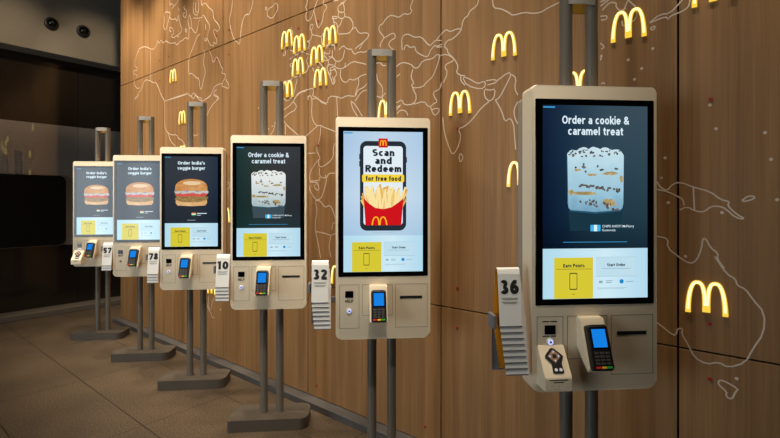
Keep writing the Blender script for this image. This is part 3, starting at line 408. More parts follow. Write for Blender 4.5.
def perforated_material():
    m = bpy.data.materials.new('perforated_dark_glass'); m.use_nodes = True
    nt = m.node_tree; L = nt.links; b = nt.nodes['Principled BSDF']
    tc = nt.nodes.new('ShaderNodeTexCoord'); mp = nt.nodes.new('ShaderNodeMapping')
    mp.inputs['Rotation'].default_value = (0, R(45), 0); mp.inputs['Scale'].default_value = (44, 44, 44)
    L.new(tc.outputs['Object'], mp.inputs[0])
    vo = nt.nodes.new('ShaderNodeTexVoronoi'); vo.inputs['Scale'].default_value = 1; vo.inputs['Randomness'].default_value = 0
    L.new(mp.outputs[0], vo.inputs['Vector'])
    cr = nt.nodes.new('ShaderNodeValToRGB'); el = cr.color_ramp.elements
    el[0].position = 0.3; el[0].color = lin((116, 109, 102)); el[1].position = 0.42; el[1].color = lin((130, 123, 116))
    L.new(vo.outputs['Distance'], cr.inputs[0]); L.new(cr.outputs[0], b.inputs['Base Color'])
    b.inputs['Roughness'].default_value = 0.5; b.inputs['Coat Weight'].default_value = 1.0; b.inputs['Coat Roughness'].default_value = 0.02; b.inputs['Coat IOR'].default_value = 1.9
    return m

WOOD = wood_material(); FLOOR = floor_material(); PERF = perforated_material()
GROOVE = mat('groove_shadow_black', (10, 7, 5), 0.9, spec=0.1)
LINE = mat('map_line_paint', (204, 188, 170), 0.6)
RED = mat('red_plastic', (150, 20, 18), 0.45)
KERB = mat('dark_skirting_metal', (74, 70, 68), 0.55, vary=0.15)
BLACKGLASS = mat('black_back_painted_glass', (34, 27, 21), 0.12, spec=0.5)
MATT_BLACK = mat('matt_black', (4, 4, 4), 0.5, spec=0.2)
PLINTH = mat('grey_stone_plinth', (92, 82, 70), 0.7, vary=0.2, bump=0.2)
BULK = mat('grey_plaster', (124, 117, 104), 0.9, vary=0.06, bscale=14, bump=0.1)
CEILM = mat('dark_ceiling_paint', (60, 56, 52), 0.95)
DARKWALL = mat('charcoal_wall_paint', (70, 62, 55), 0.9)
BEIGE = mat('beige_powder_coat', (234, 217, 188), 0.42, bump=0.04, bscale=300)
BEIGE2 = mat('beige_back_cover', (150, 142, 128), 0.5, bump=0.04, bscale=300)
SEAM = mat('panel_seam', (118, 108, 92), 0.7)
POST = mat('dark_bronze_tube', (106, 99, 89), 0.36, metal=0.2)
BASE = mat('bronze_base_coat', (74, 66, 56), 0.5, bump=0.08, bscale=400)
CAP = mat('satin_cap_metal', (160, 154, 145), 0.4, metal=0.1)
GOLD = mat('mustard_inner_band', (150, 112, 22), 0.45)
BEZEL = mat('black_bezel_glass', (6, 6, 7), 0.12)
BLACKP = mat('black_plastic', (22, 22, 23), 0.42)
DARKKEY = mat('charcoal_rubber_key', (62, 60, 58), 0.55)
KRED = mat('red_key', (196, 34, 30), 0.45); KYEL = mat('yellow_key', (220, 176, 30), 0.45); KGRN = mat('green_key', (40, 160, 56), 0.45)
PRINT = mat('black_print', (26, 24, 22), 0.7); GREYP = mat('grey_print', (120, 114, 106), 0.7)
BRONZE = mat('bronze_keypad_face', (168, 132, 98), 0.45, metal=0.2)
WHITEP = mat('white_button', (230, 232, 240), 0.35)
CARD = mat('white_card_plastic', (226, 224, 218), 0.5)
CARDY = mat('amber_card_plastic', (226, 152, 24), 0.5)
CARDG = mat('grey_clip_plastic', (110, 112, 116), 0.5)

G_WHITE = glow('pixel_white_text', (222, 240, 250)); G_DARK = glow('pixel_dark_text', (28, 38, 46)); G_GREY = glow('pixel_grey_text', (140, 166, 178))
G_YEL = glow('pixel_yellow_tile', (214, 200, 52)); G_YELD = glow('pixel_yellow_tile_dark_print', (150, 128, 40))
G_BLUE = glow('pixel_blue_dot', (20, 140, 210)); G_PANEL = glow('pixel_pale_panel', (190, 222, 236)); G_PLINE = glow('pixel_panel_line', (160, 198, 214))
G_LBLUE = glow('pixel_bar_blue', (60, 150, 205)); G_TERM = glow('terminal_blue', (18, 128, 226))
G_RING = glow('button_ring_light', (200, 205, 255), 1.0)
G_RED = glow('pixel_red', (206, 16, 26)); G_GOLD = glow('pixel_gold', (252, 186, 36)); G_BANNER = glow('pixel_banner_yellow', (246, 212, 62)); G_PHONE = glow('pixel_phone_frame', (36, 44, 54)); G_SCREENW = glow('pixel_phone_screen', (226, 238, 246))

# ------------------------------------------------------------------ setting
def wall_frame(name, bm, m): return struct(name, bm, m, O, PHI)          # local x = along the wall, local y = into the wall
GAP = 0.008
seams = [-0.2875 + 1.22*k for k in range(-5, 4)]
zs = [0.055, 0.91, 3.02, CEIL]
bm = bmesh.new()
xs = seams + [S_RIGHT]
for a, b in zip(xs[:-1], xs[1:]):
    for z0, z1 in zip(zs[:-1], zs[1:]):
        box(bm, a+GAP/2, b-GAP/2, 0, 0.02, z0+(GAP/2 if z0 > .1 else 0), z1-GAP/2, 0.0006, 1)
wall_frame('wall_right', bm, WOOD)
bm = bmesh.new(); box(bm, S_END+0.002, S_RIGHT, 0.0195, 0.25, 0, CEIL); wall_frame('trim_1', bm, GROOVE)
bm = bmesh.new(); prism_xy(bm, [(S_END-0.01, -0.085), (S_RIGHT, -0.085), (S_RIGHT, 0.02), (S_END-0.01, 0.02)], 0.0, 0.05, 0.006); wall_frame('baseboard_right', bm, KERB)
bm = bmesh.new(); box(bm, S_DARK-0.6, S_RIGHT+0.3, -T_REAR-0.3, 1.6, -0.1, 0.0); wall_frame('floor', bm, FLOOR)
bm = bmesh.new(); box(bm, S_DARK-0.6, S_RIGHT+0.3, -T_REAR-0.3, 1.6, CEIL, CEIL+0.1); wall_frame('ceiling', bm, CEILM)
# dark glazed wall at the far end, recessed under a plaster bulkhead
y0, y1 = -T_REAR, 1.5
joints = [y0, -4.1, -2.1, -0.09, y1]
bm = bmesh.new()
for a, b in zip(joints[:-1], joints[1:]):
    box(bm, S_DARK-0.06, S_DARK, a+0.003, b-0.003, 2.615, 3.75, 0.001, 1); box(bm, S_DARK-0.06, S_DARK, a+0.003, b-0.003, 0.0, 0.92, 0.001, 1)
wall_frame('wall_back', bm, BLACKGLASS)
bm = bmesh.new()
for a, b in zip(joints[:-1], joints[1:]): box(bm, S_DARK-0.06, S_DARK, a+0.003, b-0.003, 0.921, 2.614, 0.001, 1)
wall_frame('wall_back_middle', bm, PERF)
bm = bmesh.new(); box(bm, S_DARK-0.3, S_DARK-0.06, y0, y1, 0, CEIL); wall_frame('wall_back_core', bm, GROOVE)
bm = bmesh.new(); box(bm, S_DARK-0.05, S_BULK, y0, y1, 3.54, CEIL, 0.004, 1); wall_frame('wall_back_bulkhead', bm, BULK)
bm = bmesh.new(); box(bm, S_DARK-0.05, S_BULK, y0, y1, 0, 0.075, 0.006, 1); wall_frame('baseboard_back', bm, PLINTH)
bm = bmesh.new(); box(bm, S_DARK-0.3, S_END+0.2, y1, y1+0.1, 0, CEIL); wall_frame('wall_passage', bm, DARKWALL)
bm = bmesh.new(); box(bm, S_RIGHT, S_RIGHT+0.1, -T_REAR, 0.25, 0, CEIL); wall_frame('wall_near_end', bm, DARKWALL)
# wall behind the camera with one daylight window
wx0, wx1, wz0, wz1 = -5.3, -1.5, 0.35, 2.75
bm = bmesh.new()
box(bm, S_DARK-0.3, wx0, -T_REAR-0.12, -T_REAR, 0, CEIL); box(bm, wx1, S_RIGHT+0.1, -T_REAR-0.12, -T_REAR, 0, CEIL)
box(bm, wx0, wx1, -T_REAR-0.12, -T_REAR, 0, wz0); box(bm, wx0, wx1, -T_REAR-0.12, -T_REAR, wz1, CEIL)
wall_frame('wall_front', bm, DARKWALL)
bm = bmesh.new(); box(bm, wx0, wx1, -T_REAR-0.09, -T_REAR-0.06, wz0, wz1)
WIN = glow('daylight_through_frosted_glass', (214, 228, 236), 6.5, 0.3)
wall_frame('window_1', bm, WIN)
bm = bmesh.new()
for k in range(5):
    x = wx0+(wx1-wx0)*k/4; box(bm, x-0.03, x+0.03, -T_REAR-0.06, -T_REAR+0.01, wz0, wz1)
box(bm, wx0, wx1, -T_REAR-0.06, -T_REAR+0.01, wz0-0.03, wz0+0.03); box(bm, wx0, wx1, -T_REAR-0.06, -T_REAR+0.01, wz1-0.03, wz1+0.03)
wall_frame('trim_2', bm, BLACKP)

# plain black shape with rounded corners, set on the dark wall
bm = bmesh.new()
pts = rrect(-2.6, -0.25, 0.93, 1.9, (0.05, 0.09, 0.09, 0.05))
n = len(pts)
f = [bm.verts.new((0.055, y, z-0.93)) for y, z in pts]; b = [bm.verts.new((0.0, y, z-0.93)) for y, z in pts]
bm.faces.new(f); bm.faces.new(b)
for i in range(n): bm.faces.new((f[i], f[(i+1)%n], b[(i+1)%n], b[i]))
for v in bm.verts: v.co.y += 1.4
o = obj('black_shape', bm, MATT_BLACK, None, WP(S_DARK+0.001, 1.4, 0.93), (0, 0, PHI))
tag(o, 'large plain black shape with rounded corners on the dark back wall', 'panel')

# dome cameras on the bulkhead
def dome(px_t, z, label):
    t = thing('dome_camera', label, 'camera', WP(S_BULK, px_t, z), PHI, 'dome cameras on the grey bulkhead')
    bm = bmesh.new(); n = 28
    prof = [(0.0, 0.082), (0.03, 0.082), (0.036, 0.074)]
    def rev(bm, prof):
        rings = [[bm.verts.new((x, r*math.cos(2*math.pi*k/n), r*math.sin(2*math.pi*k/n))) for k in range(n)] for x, r in prof]
        for p, q in zip(rings[:-1], rings[1:]):
            for k in range(n): bm.faces.new((p[k], p[(k+1)%n], q[(k+1)%n], q[k]))
        bm.faces.new(rings[0]); bm.faces.new(rings[-1])
    rev(bm, prof); obj('mount_ring', bm, BLACKP, t, smooth=True)
    bm = bmesh.new(); rev(bm, [(0.034, 0.066)]+[(0.036+0.075*math.sin(R(a)), 0.066*math.cos(R(a))) for a in range(10, 90, 10)])
    obj('dome', bm, BEZEL, t, smooth=True)

# ------------------------------------------------------------------ world map on the wood wall
wm = thing('world_map', 'thin white world map outline drawn across the wood panelled wall', 'map', WP(-3, 0, 1.5), PHI)
for k, lines in MAP.items():
    bm = bmesh.new()
    for l in lines:
        l = [(s+3, z-1.5) for s, z in l]
        q = chaikin(l)
        ribbon(bm, q, 0.0029, -0.0006, 0.0)
    obj(k, bm, LINE, wm)
for s, z in ISLAND_DOTS:
    bm = bmesh.new(); disc_y(bm, s+3, z-1.5, 0.0065, -0.0006, 0.0, 10); obj('island_dot', bm, LINE, wm)

# ------------------------------------------------------------------ glowing arches
RIM = glow('neon_rim_yellow', (252, 206, 66), 1.05, 0.3); CORE = glow('neon_core_warm_white', (255, 240, 168), 1.6, 0.3)
SIDE = glow('neon_side_amber', (252, 206, 66), 0.9, 0.3)
def arch_points(sign, n=14):
    p = []
    for k in range(n+1):                                             # outer leg, from the foot to the crown
        a = math.pi/2*k/n; p.append((-0.230-0.225*math.cos(a)**0.85, 0.955*math.sin(a)**1.0))
    for k in range(1, n+1):                                          # inner leg down to the middle foot
        a = math.pi/2*k/n; p.append((-0.230+0.200*math.sin(a)**0.68, 0.06+0.895*max(0.0, math.cos(a))**0.68))
    return [(sign*x, z-0.5) for x, z in p]
W_M, H_M = 0.142, 0.137
def make_arch(s, z, label):
    t = thing('arch_light', label, 'sign light', WP(s, 0, z), PHI, 'glowing arch lights on the wood wall')
    b1 = bmesh.new(); b2 = bmesh.new(); b3 = bmesh.new()
    for k, sg in enumerate((1, -1)):
        p = [(x*W_M, zz*H_M) for x, zz in arch_points(sg)]
        nn = len(p)
        ribbon(b3, p, 0.0, -0.007-0.0002*k, -0.0008, [0.0100-0.0022*math.sin(math.pi*min(1, i/nn)) for i in range(nn)])
        ribbon(b1, p, 0.0, -0.0085-0.0003*k, -0.0065, [0.0092-0.0022*math.sin(math.pi*min(1, i/nn)) for i in range(nn)])
        ribbon(b2, p[1:-1], 0.0047, -0.0096-0.0003*k, -0.0080)
    obj('housing', b3, SIDE, t); obj('rim', b1, RIM, t); obj('lit_core', b2, CORE, t)
for s, z, lab in ARCHES: make_arch(s, z, lab)

for s, z, lab in REDS:
    bm = bmesh.new(); disc_y(bm, 0, 0, 0.0085, -0.003, 0.003, 14, 0.001)
    o = obj('screw_plug', bm, RED, None, WP(s, 0, z), (0, 0, PHI)); tag(o, lab, 'plug', 'red screw plugs in the wood wall')

# ------------------------------------------------------------------ kiosks
KY = 0.82                                   # underside of the housing above the floor
BW, BH = 0.499, 1.165                       # housing width, height
AW, AH = 0.418, 0.736                       # lit picture
ATOP = KY+BH-0.0755                         # top of the picture
def fx(f): return (f-0.5)*AW
def fz(f): return ATOP - f*AH
YD = -0.0042                                # plane of the lit picture
BG = {
 'cookie': glow_ramp('picture_teal_dusk', [(0.0, (8, 18, 26)), (0.28, (14, 34, 46)), (0.5, (34, 60, 74)), (0.75, (46, 70, 84)), (1.0, (56, 76, 88))], 'Z', -0.37, 0.37, 1.0, 0.12, 5, [(0, (96, 118, 170)), (0.2, (140, 170, 205)), (0.6, (240, 245, 250)), (1, (255, 252, 250))]),
 'cookie_grey': glow_ramp('picture_grey_green_dusk', [(0.0, (14, 20, 24)), (0.3, (40, 60, 66)), (0.55, (48, 54, 58)), (0.8, (58, 62, 66)), (1.0, (64, 68, 72))], 'Z', -0.37, 0.37, 1.0, 0.15, 8, [(0, (120, 200, 190)), (0.3, (190, 225, 205)), (0.55, (225, 222, 225)), (1, (215, 212, 215))]),
 'burger': glow_ramp('picture_slate_night', [(0.0, (8, 12, 18)), (0.3, (36, 44, 52)), (0.55, (44, 52, 62)), (0.8, (56, 62, 70)), (1.0, (58, 64, 72))], 'Z', -0.37, 0.37, 1.0, 0.1, 5, [(0, (215, 215, 220)), (0.6, (235, 235, 240)), (1, (170, 205, 240))]),
 'fries': glow_ramp('picture_pale_blue', [(0.0, (176, 206, 226)), (0.35, (190, 214, 230)), (0.6, (214, 228, 238)), (1.0, (196, 216, 232))], 'Z', -0.37, 0.37, 1.0, 0.12, 5, [(0, (220, 235, 250)), (0.5, (250, 252, 255)), (1, (225, 238, 250))]),
}
G_LOWER = glow_ramp('picture_white_footer', [(0.0, (176, 218, 236)), (0.6, (206, 234, 246)), (1.0, (176, 216, 236))], 'X', -0.21, 0.21, 1.0)
G_CUP = glow_ramp('cream_in_glass', [(0.1, (104, 152, 180)), (0.35, (150, 194, 214)), (0.7, (176, 212, 226)), (1.0, (206, 230, 238))], 'Z', 1.50, 1.80, 1.0, 0.25, 30)
G_CUPW = glow_ramp('cream_in_glass_white', [(0.1, (150, 172, 178)), (0.35, (196, 210, 210)), (0.7, (222, 228, 226)), (1.0, (240, 242, 238))], 'Z', 1.50, 1.80, 1.0, 0.25, 30)
G_CRUMB = glow_noise('cookie_crumb', [(0.3, (52, 48, 46)), (0.55, (98, 92, 86)), (0.75, (150, 148, 140))], (90, 1, 90))
G_CARA = glow_noise('caramel_layer', [(0.3, (140, 120, 80)), (0.55, (184, 160, 108)), (0.75, (206, 204, 176))], (60, 1, 60))
G_GLASSD = glow('glass_dark_edge', (40, 84, 108)); G_REFL = glow('table_reflection', (24, 52, 66)); G_REFLG = glow('table_reflection_grey', (60, 76, 84))
G_BUN = glow_noise('bun_crust', [(0.3, (176, 112, 58)), (0.5, (206, 144, 84)), (0.75, (226, 178, 122))], (10, 1, 18)); G_BUNH = glow('bun_highlight', (232, 202, 160)); G_BUNL = glow_noise('bun_heel', [(0.3, (206, 150, 92)), (0.7, (232, 190, 136))], (12, 1, 12))
G_LET = glow_noise('slaw_leaf', [(0.36, (150, 110, 168)), (0.5, (206, 206, 200)), (0.64, (170, 190, 130))], (70, 1, 60)); G_TOM = glow_noise('tomato_slice', [(0.3, (196, 54, 48)), (0.7, (226, 106, 96))], (40, 1, 40)); G_PAT = glow_noise('veggie_patty', [(0.3, (120, 92, 50)), (0.7, (178, 146, 90))], (60, 1, 60))
G_FRY = [glow('fry_light', (250, 226, 160)), glow('fry_mid', (240, 200, 116)), glow('fry_dark', (222, 170, 84))]
G_ORANGE = glow('flag_orange', (246, 150, 50)); G_GREEN = glow('flag_green', (40, 150, 70)); G_FLAGB = glow('flag_blue', (60, 180, 235))
G_OUTLINE = glow('tile_print_outline', (70, 66, 40))

def blob(cx, cz, rx, rz, n=14, jit=0.25, rnd=random):
    return [(cx+rx*math.cos(2*math.pi*k/n)*(1+jit*(rnd.random()-.5)*2), cz+rz*math.sin(2*math.pi*k/n)*(1+jit*(rnd.random()-.5)*2)) for k in range(n)]
def rect(x0, x1, z0, z1): return [(x0, z0), (x1, z0), (x1, z1), (x0, z1)]
def frect(a, b, c, d): return rect(fx(a), fx(b), fz(d), fz(c))
def patch(name, m, parent, y, *polys):
    bm = bmesh.new()
    for k, p in enumerate(polys): flat(bm, p, y-0.00001*k)
    return obj(name, bm, m, parent)
def bars(name, m, parent, y, rows):
    return patch(name, m, parent, y, *[frect(*r) for r in rows])

def mark_m(bm, cx, cz, w, h, hw, y):
    for k, sg in enumerate((1, -1)):
        p = [(cx+x*w, cz+z*h) for x, z in arch_points(sg, 8)]
        ribbon(bm, p, hw, y-0.0001*k, y+0.0002)

def cup_picture(scr, grey):
    rnd = random.Random(11)
    x0, x1, zt, zb = fx(.226), fx(.772), fz(.265), fz(.548)
    y = YD-0.0007
    patch('table_reflection', G_REFLG if grey else G_REFL, scr, y+0.0002, [(x0+.006, zb+.004), (x1-.006, zb+.004), (x1-.014, zb-.075), (x0+.014, zb-.075)])
    body = [(x0+.001, zt), (x0+.003, zb+.03), (x0+.007, zb+.012), (x0+.018, zb+.002), (x0+.05, zb-.004), (0, zb-.006), (x1-.05, zb-.004), (x1-.018, zb+.002), (x1-.007, zb+.012), (x1-.003, zb+.03), (x1-.001, zt)]
    top = []
    for k in range(25):
        f = k/24; x = x1-.002-(x1-x0-.004)*f
        top.append((x, zt+.006+.022*math.sin(math.pi*f)**.5+.007*abs(math.sin(f*15))+.004*rnd.random()))
    patch('dessert_cup', G_CUPW if grey else G_CUP, scr, y, body+top)
    cr = []
    for k in range(34): 
        x = x0+.008+(x1-x0-.016)*rnd.random(); cr.append(blob(x, zt+.012+.026*(rnd.random()-.5), .002+.005*rnd.random(), .002+.003*rnd.random(), 7, .4, rnd))
    for k in range(26):
        x = x0+.05+(x1-x0-.06)*rnd.random(); cr.append(blob(x, fz(.405)-.06*(x-x0)/(x1-x0)*.5+.012*(rnd.random()-.5), .003+.006*rnd.random(), .003+.003*rnd.random(), 7, .4, rnd))
    for k in range(22):
        x = x0+.05+(x1-x0-.06)*rnd.random(); cr.append(blob(x, fz(.475)-.05*(x-x0)/(x1-x0)+.02*(rnd.random()-.5), .003+.006*rnd.random(), .003+.004*rnd.random(), 7, .4, rnd))
    for k in range(8):
        x = x0+.03+(x1-x0-.06)*rnd.random(); cr.append(blob(x, fz(.325)+.03*(rnd.random()-.5), .004+.006*rnd.random(), .003+.003*rnd.random(), 7, .4, rnd))
    patch('cookie_crumbs', G_CRUMB, scr, y-0.0008, *cr)
    patch('caramel_layers', G_CARA, scr, y-0.0004, blob(x0+.07, fz(.455), .052, .006, 12, .25, rnd), blob(x0+.016, fz(.45), .012, .012, 9, .3, rnd), blob(x1-.06, fz(.352), .03, .007, 10, .3, rnd), blob(x0+.04, fz(.335), .014, .005, 8, .3, rnd), blob(x1-.06, fz(.505), .028, .014, 12, .35, rnd), blob(x0+.1, fz(.36), .02, .005, 8, .3, rnd), blob(x1-.012, fz(.38), .008, .012, 8, .3, rnd))
    patch('glass_rim', G_GLASSD, scr, y-0.0003, [(x0, zt), (x0-.001, zt-.012), (x0+.004, zb+.018), (x0+.0055, zb+.018), (x0+.002, zt)], [(x0+.01, zb+.005), (0, zb-.003), (x1-.01, zb+.005), (x1-.014, zb-.001), (0, zb-.010), (x0+.014, zb-.001)])

def burger_picture(scr):
    rnd = random.Random(5); y = YD-0.0007
    cx = 0.0; w = 0.128
    zt = fz(.262); 
    def Z(f): return fz(.251+(f-.272)*1.40)
    patch('bottom_bun', G_BUNL, scr, y, [(cx-w*.96, Z(.440)), (cx-w*.97, Z(.462)), (cx-w*.85, Z(.482)), (cx, Z(.488)), (cx+w*.85, Z(.482)), (cx+w*.97, Z(.462)), (cx+w*.96, Z(.440))])
    patch('patty', G_PAT, scr, y-0.0003, blob(cx, Z(.425), w*1.02, .034, 28, .06, rnd))
    patch('tomato', G_TOM, scr, y-0.0006, [(cx-w*1.0, Z(.386)), (cx-w*.98, Z(.404)), (cx-w*.5, Z(.412)), (cx, Z(.408)), (cx+w*.6, Z(.412)), (cx+w*.98, Z(.4)), (cx+w*.96, Z(.38)), (cx, Z(.378))])
    patch('lettuce', G_LET, scr, y-0.0009, *[blob(cx-w*.95+2*w*.95*k/13, Z(.375)+.008*(rnd.random()-.5), .014, .013, 9, .3, rnd) for k in range(14)])
    top = [(cx-w, Z(.358))]+[(cx-w*math.cos(R(a)), Z(.352)+(Z(.272)-Z(.352))*math.sin(R(a))**.72) for a in range(0, 181, 10)]+[(cx+w, Z(.358)), (cx+w*.9, Z(.368)), (cx, Z(.364)), (cx-w*.9, Z(.368))]
    patch('top_bun', G_BUN, scr, y-0.0012, top)
    patch('bun_highlight', G_BUNH, scr, y-0.0015, blob(cx+.004, Z(.305), w*.55, .017, 20, .05, rnd))

def fries_picture(scr):
    rnd = random.Random(3); y = YD-0.0006
    px0, px1, pz0, pz1 = fx(.206), fx(.788), fz(.707), fz(.068)
    patch('phone_frame', G_PHONE, scr, y, rrect(px0, px1, pz0, pz1, .036, 8), rect(px1-.002, px1+.004, fz(.22), fz(.18)), rect(px0-.004, px0+.002, fz(.2), fz(.16)), rect(px0-.004, px0+.002, fz(.25), fz(.21)))
    patch('phone_screen', G_SCREENW, scr, y-0.0004, rrect(px0+.018, px1-.018, pz0+.03, pz1-.026, .016, 6))
    patch('logo_square', G_RED, scr, y-0.0008, rrect(fx(.438), fx(.556), fz(.114), fz(.049), .003, 3))
    bm = bmesh.new(); mark_m(bm, fx(.497), fz(.082), .034, .030, .0024, y-0.0012); obj('logo_mark', bm, G_GOLD, scr)
    stext('headline', 'Scan', .116, y-0.0012, 0, fz(.150), G_DARK, scr, hw=.12, height=.037)
    stext('headline', 'and', .088, y-0.0012, 0, fz(.207), G_DARK, scr, hw=.12, height=.037)
    stext('headline', 'Redeem', .190, y-0.0012, 0, fz(.264), G_DARK, scr, hw=.12, height=.037)
    # fries stick up out of the red carton
    fr = {0: [], 1: [], 2: []}
    for k in range(64):
        bx = (rnd.random()-.5)*.175; ang = bx*3.4+(rnd.random()-.5)*.6; ln = .095+.06*rnd.random()-abs(bx)*.25; w = .0052
        z0 = fz(.575)+.02*(rnd.random()-.5)
        dx, dz = math.sin(ang), math.cos(ang)
        zt = z0+dz*ln; 
        if zt > fz(.375): ln *= (fz(.375)-z0)/(zt-z0)
        fr[k % 3].append([(bx-w*dz, z0+w*dx), (bx+w*dz, z0-w*dx), (bx+dx*ln+w*dz, z0+dz*ln-w*dx), (bx+dx*ln-w*dz, z0+dz*ln+w*dx)])
    for k in (2, 1, 0): patch('french_fries', G_FRY[k], scr, y-0.0014+0.0002*k, *fr[k])
    zc = fz(.668)
    patch('fries_carton', G_RED, scr, y-0.0022, [(fx(.275), zc), (fx(.725), zc), (fx(.752), fz(.475)), (fx(.69), fz(.505)), (fx(.6), fz(.54)), (fx(.5), fz(.553)), (fx(.4), fz(.545)), (fx(.31), fz(.51)), (fx(.252), fz(.475))])
    bm = bmesh.new(); mark_m(bm, fx(.45), fz(.648), .085, .062, .0034, y-0.0027)
    for v in bm.verts: v.co.z = max(v.co.z, zc+.0005)
    obj('carton_mark', bm, G_GOLD, scr)
    patch('banner', G_BANNER, scr, y-0.0030, rrect(fx(.232), fx(.762), fz(.362), fz(.306), .008, 4))
    stext('banner_text', 'for free food', .185, y-0.0034, 0, fz(.335), G_DARK, scr, hw=.115)
    bars('fine_print', G_GREY, scr, y-0.0004, [(.35, .66, .716, .7175), (.38, .62, .722, .7235)])

def footer(scr, strip=True):
    y = YD-0.0006
    patch('footer_panel', G_LOWER, scr, y, frect(0, 1, .741, 1))
    patch('points_tile', G_YEL, scr, y-0.0004, frect(.106, .474, .788, .999))
    stext('points_text', 'Earn Points', .084, y-0.0008, fx(.292), fz(.829), G_DARK, scr, hw=.11)
    bars('fine_print', G_YELD, scr, y-0.0008, [(.125, .46, .8455, .8485)])
    p = rrect(fx(.250), fx(.324), fz(.954), fz(.866), .004, 3); q = rrect(fx(.250)+.0025, fx(.324)-.0025, fz(.954)+.004, fz(.866)-.004, .002, 3)
    bm = bmesh.new(); n = len(p)
    P = [bm.verts.new((x, y-0.0008, z)) for x, z in p]; Q = [bm.verts.new((x, y-0.0008, z)) for x, z in q]
    for i in range(n): bm.faces.new((P[i], P[(i+1)%n], Q[(i+1)%n], Q[i]))
    flat(bm, rect(fx(.27), fx(.304), fz(.869), fz(.866)), y-0.0009)
    ribbon(bm, [(fx(.274), fz(.974)), (fx(.287), fz(.980)), (fx(.300), fz(.974))], .0008, y-0.0009, y-0.0007)
    obj('phone_icon', bm, G_OUTLINE, scr)
    patch('order_tile', G_PLINE, scr, y-0.0003, frect(.506, .886, .786, .888)); patch('order_tile_face', G_PANEL, scr, y-0.0005, frect(.508, .884, .7875, .885))
    stext('order_text', 'Start Order', .073, y-0.0008, fx(.695), fz(.827), G_DARK, scr, hw=.11)
    bars('fine_print', G_GREY, scr, y-0.0008, [(.56, .83, .8455, .8480), (.515, .80, .9455, .947), (.515, .77, .9505, .952)])
    bars('payment_icon', G_GREY, scr, y-0.0008, [(.53, .565, .909, .921), (.595, .66, .908, .912), (.595, .65, .917, .921), (.79, .86, .913, .9165)])
    bm = bmesh.new(); flat(bm, blob(fx(.747), fz(.914), .0085, .0085, 20, 0), y-0.0008); obj('accessibility_icon', bm, G_BLUE, scr)

def make_screen(root, kind):
    top = KY+BH
    bm = bmesh.new(); prism_xz(bm, rrect(-.2365, .2365, top-.836, top-.052, .004, 3), -0.003, 0.02, 0.001, 1)
    scr = obj('screen', bm, BEZEL, root)
    bm = bmesh.new(); flat(bm, [(x, z) for x, z in rect(-AW/2, AW/2, -AH/2, AH/2)], 0)
    obj('display_picture', bm, BG[kind], scr, (0, YD, ATOP-AH/2))
    y = YD-0.0012
    bars('status_bar', G_LBLUE, scr, y, [(.004, .115, .008, .016)])
    if kind in ('cookie', 'cookie_grey'):
        cup_picture(scr, kind == 'cookie_grey')
        stext('headline', 'Order a cookie &', .266, y, 0, fz(.076), G_WHITE, scr, hw=.088, height=.0305)
        stext('headline', 'caramel treat', .220, y, 0, fz(.133), G_WHITE, scr, hw=.088, height=.0305)
        patch('country_flag', G_FLAGB, scr, y, frect(.449, .545, .619, .652)); patch('country_flag_stripe', G_WHITE, scr, y-0.0003, frect(.482, .512, .619, .652))
        text('product_text', 'CHIPS AHOY! McFlurry', .128, y, fx(.715), fz(.628), G_WHITE, scr, bold=.008)
        text('country_text', 'Guatemala', .054, y, fx(.625), fz(.646), G_WHITE, scr, bold=.0)
        bars('fine_print', G_LBLUE, scr, y, [(.19, .8, .7065, .7095)])
    elif kind == 'burger':
        burger_picture(scr)
        stext('headline', "Order India's", .214, y, 0, fz(.073), G_WHITE, scr, hw=.1, height=.027)
        stext('headline', 'veggie burger', .218, y, 0, fz(.130), G_WHITE, scr, hw=.1, height=.027)
        patch('country_flag', G_WHITE, scr, y, frect(.505, .585, .625, .66)); patch('country_flag_stripe', G_ORANGE, scr, y-0.0003, frect(.505, .585, .625, .637)); patch('country_flag_stripe', G_GREEN, scr, y-0.0003, frect(.505, .585, .648, .66))
        bars('fine_print', G_WHITE, scr, y, [(.605, .79, .629, .637), (.605, .68, .65, .655)])
        bars('fine_print', G_GREY, scr, y, [(.42, .58, .705, .711)])
    else:
        fries_picture(scr)
    footer(scr)
    return scr

def seam_frame(bm, x0, x1, z0, z1):
    w = .0016
    for a, b, c, d in ((x0, x1, z0, z0+w), (x0, x1, z1-w, z1), (x0, x0+w, z0, z1), (x1-w, x1, z0, z1)): box(bm, a, b, -0.0008, 0.001, c, d)

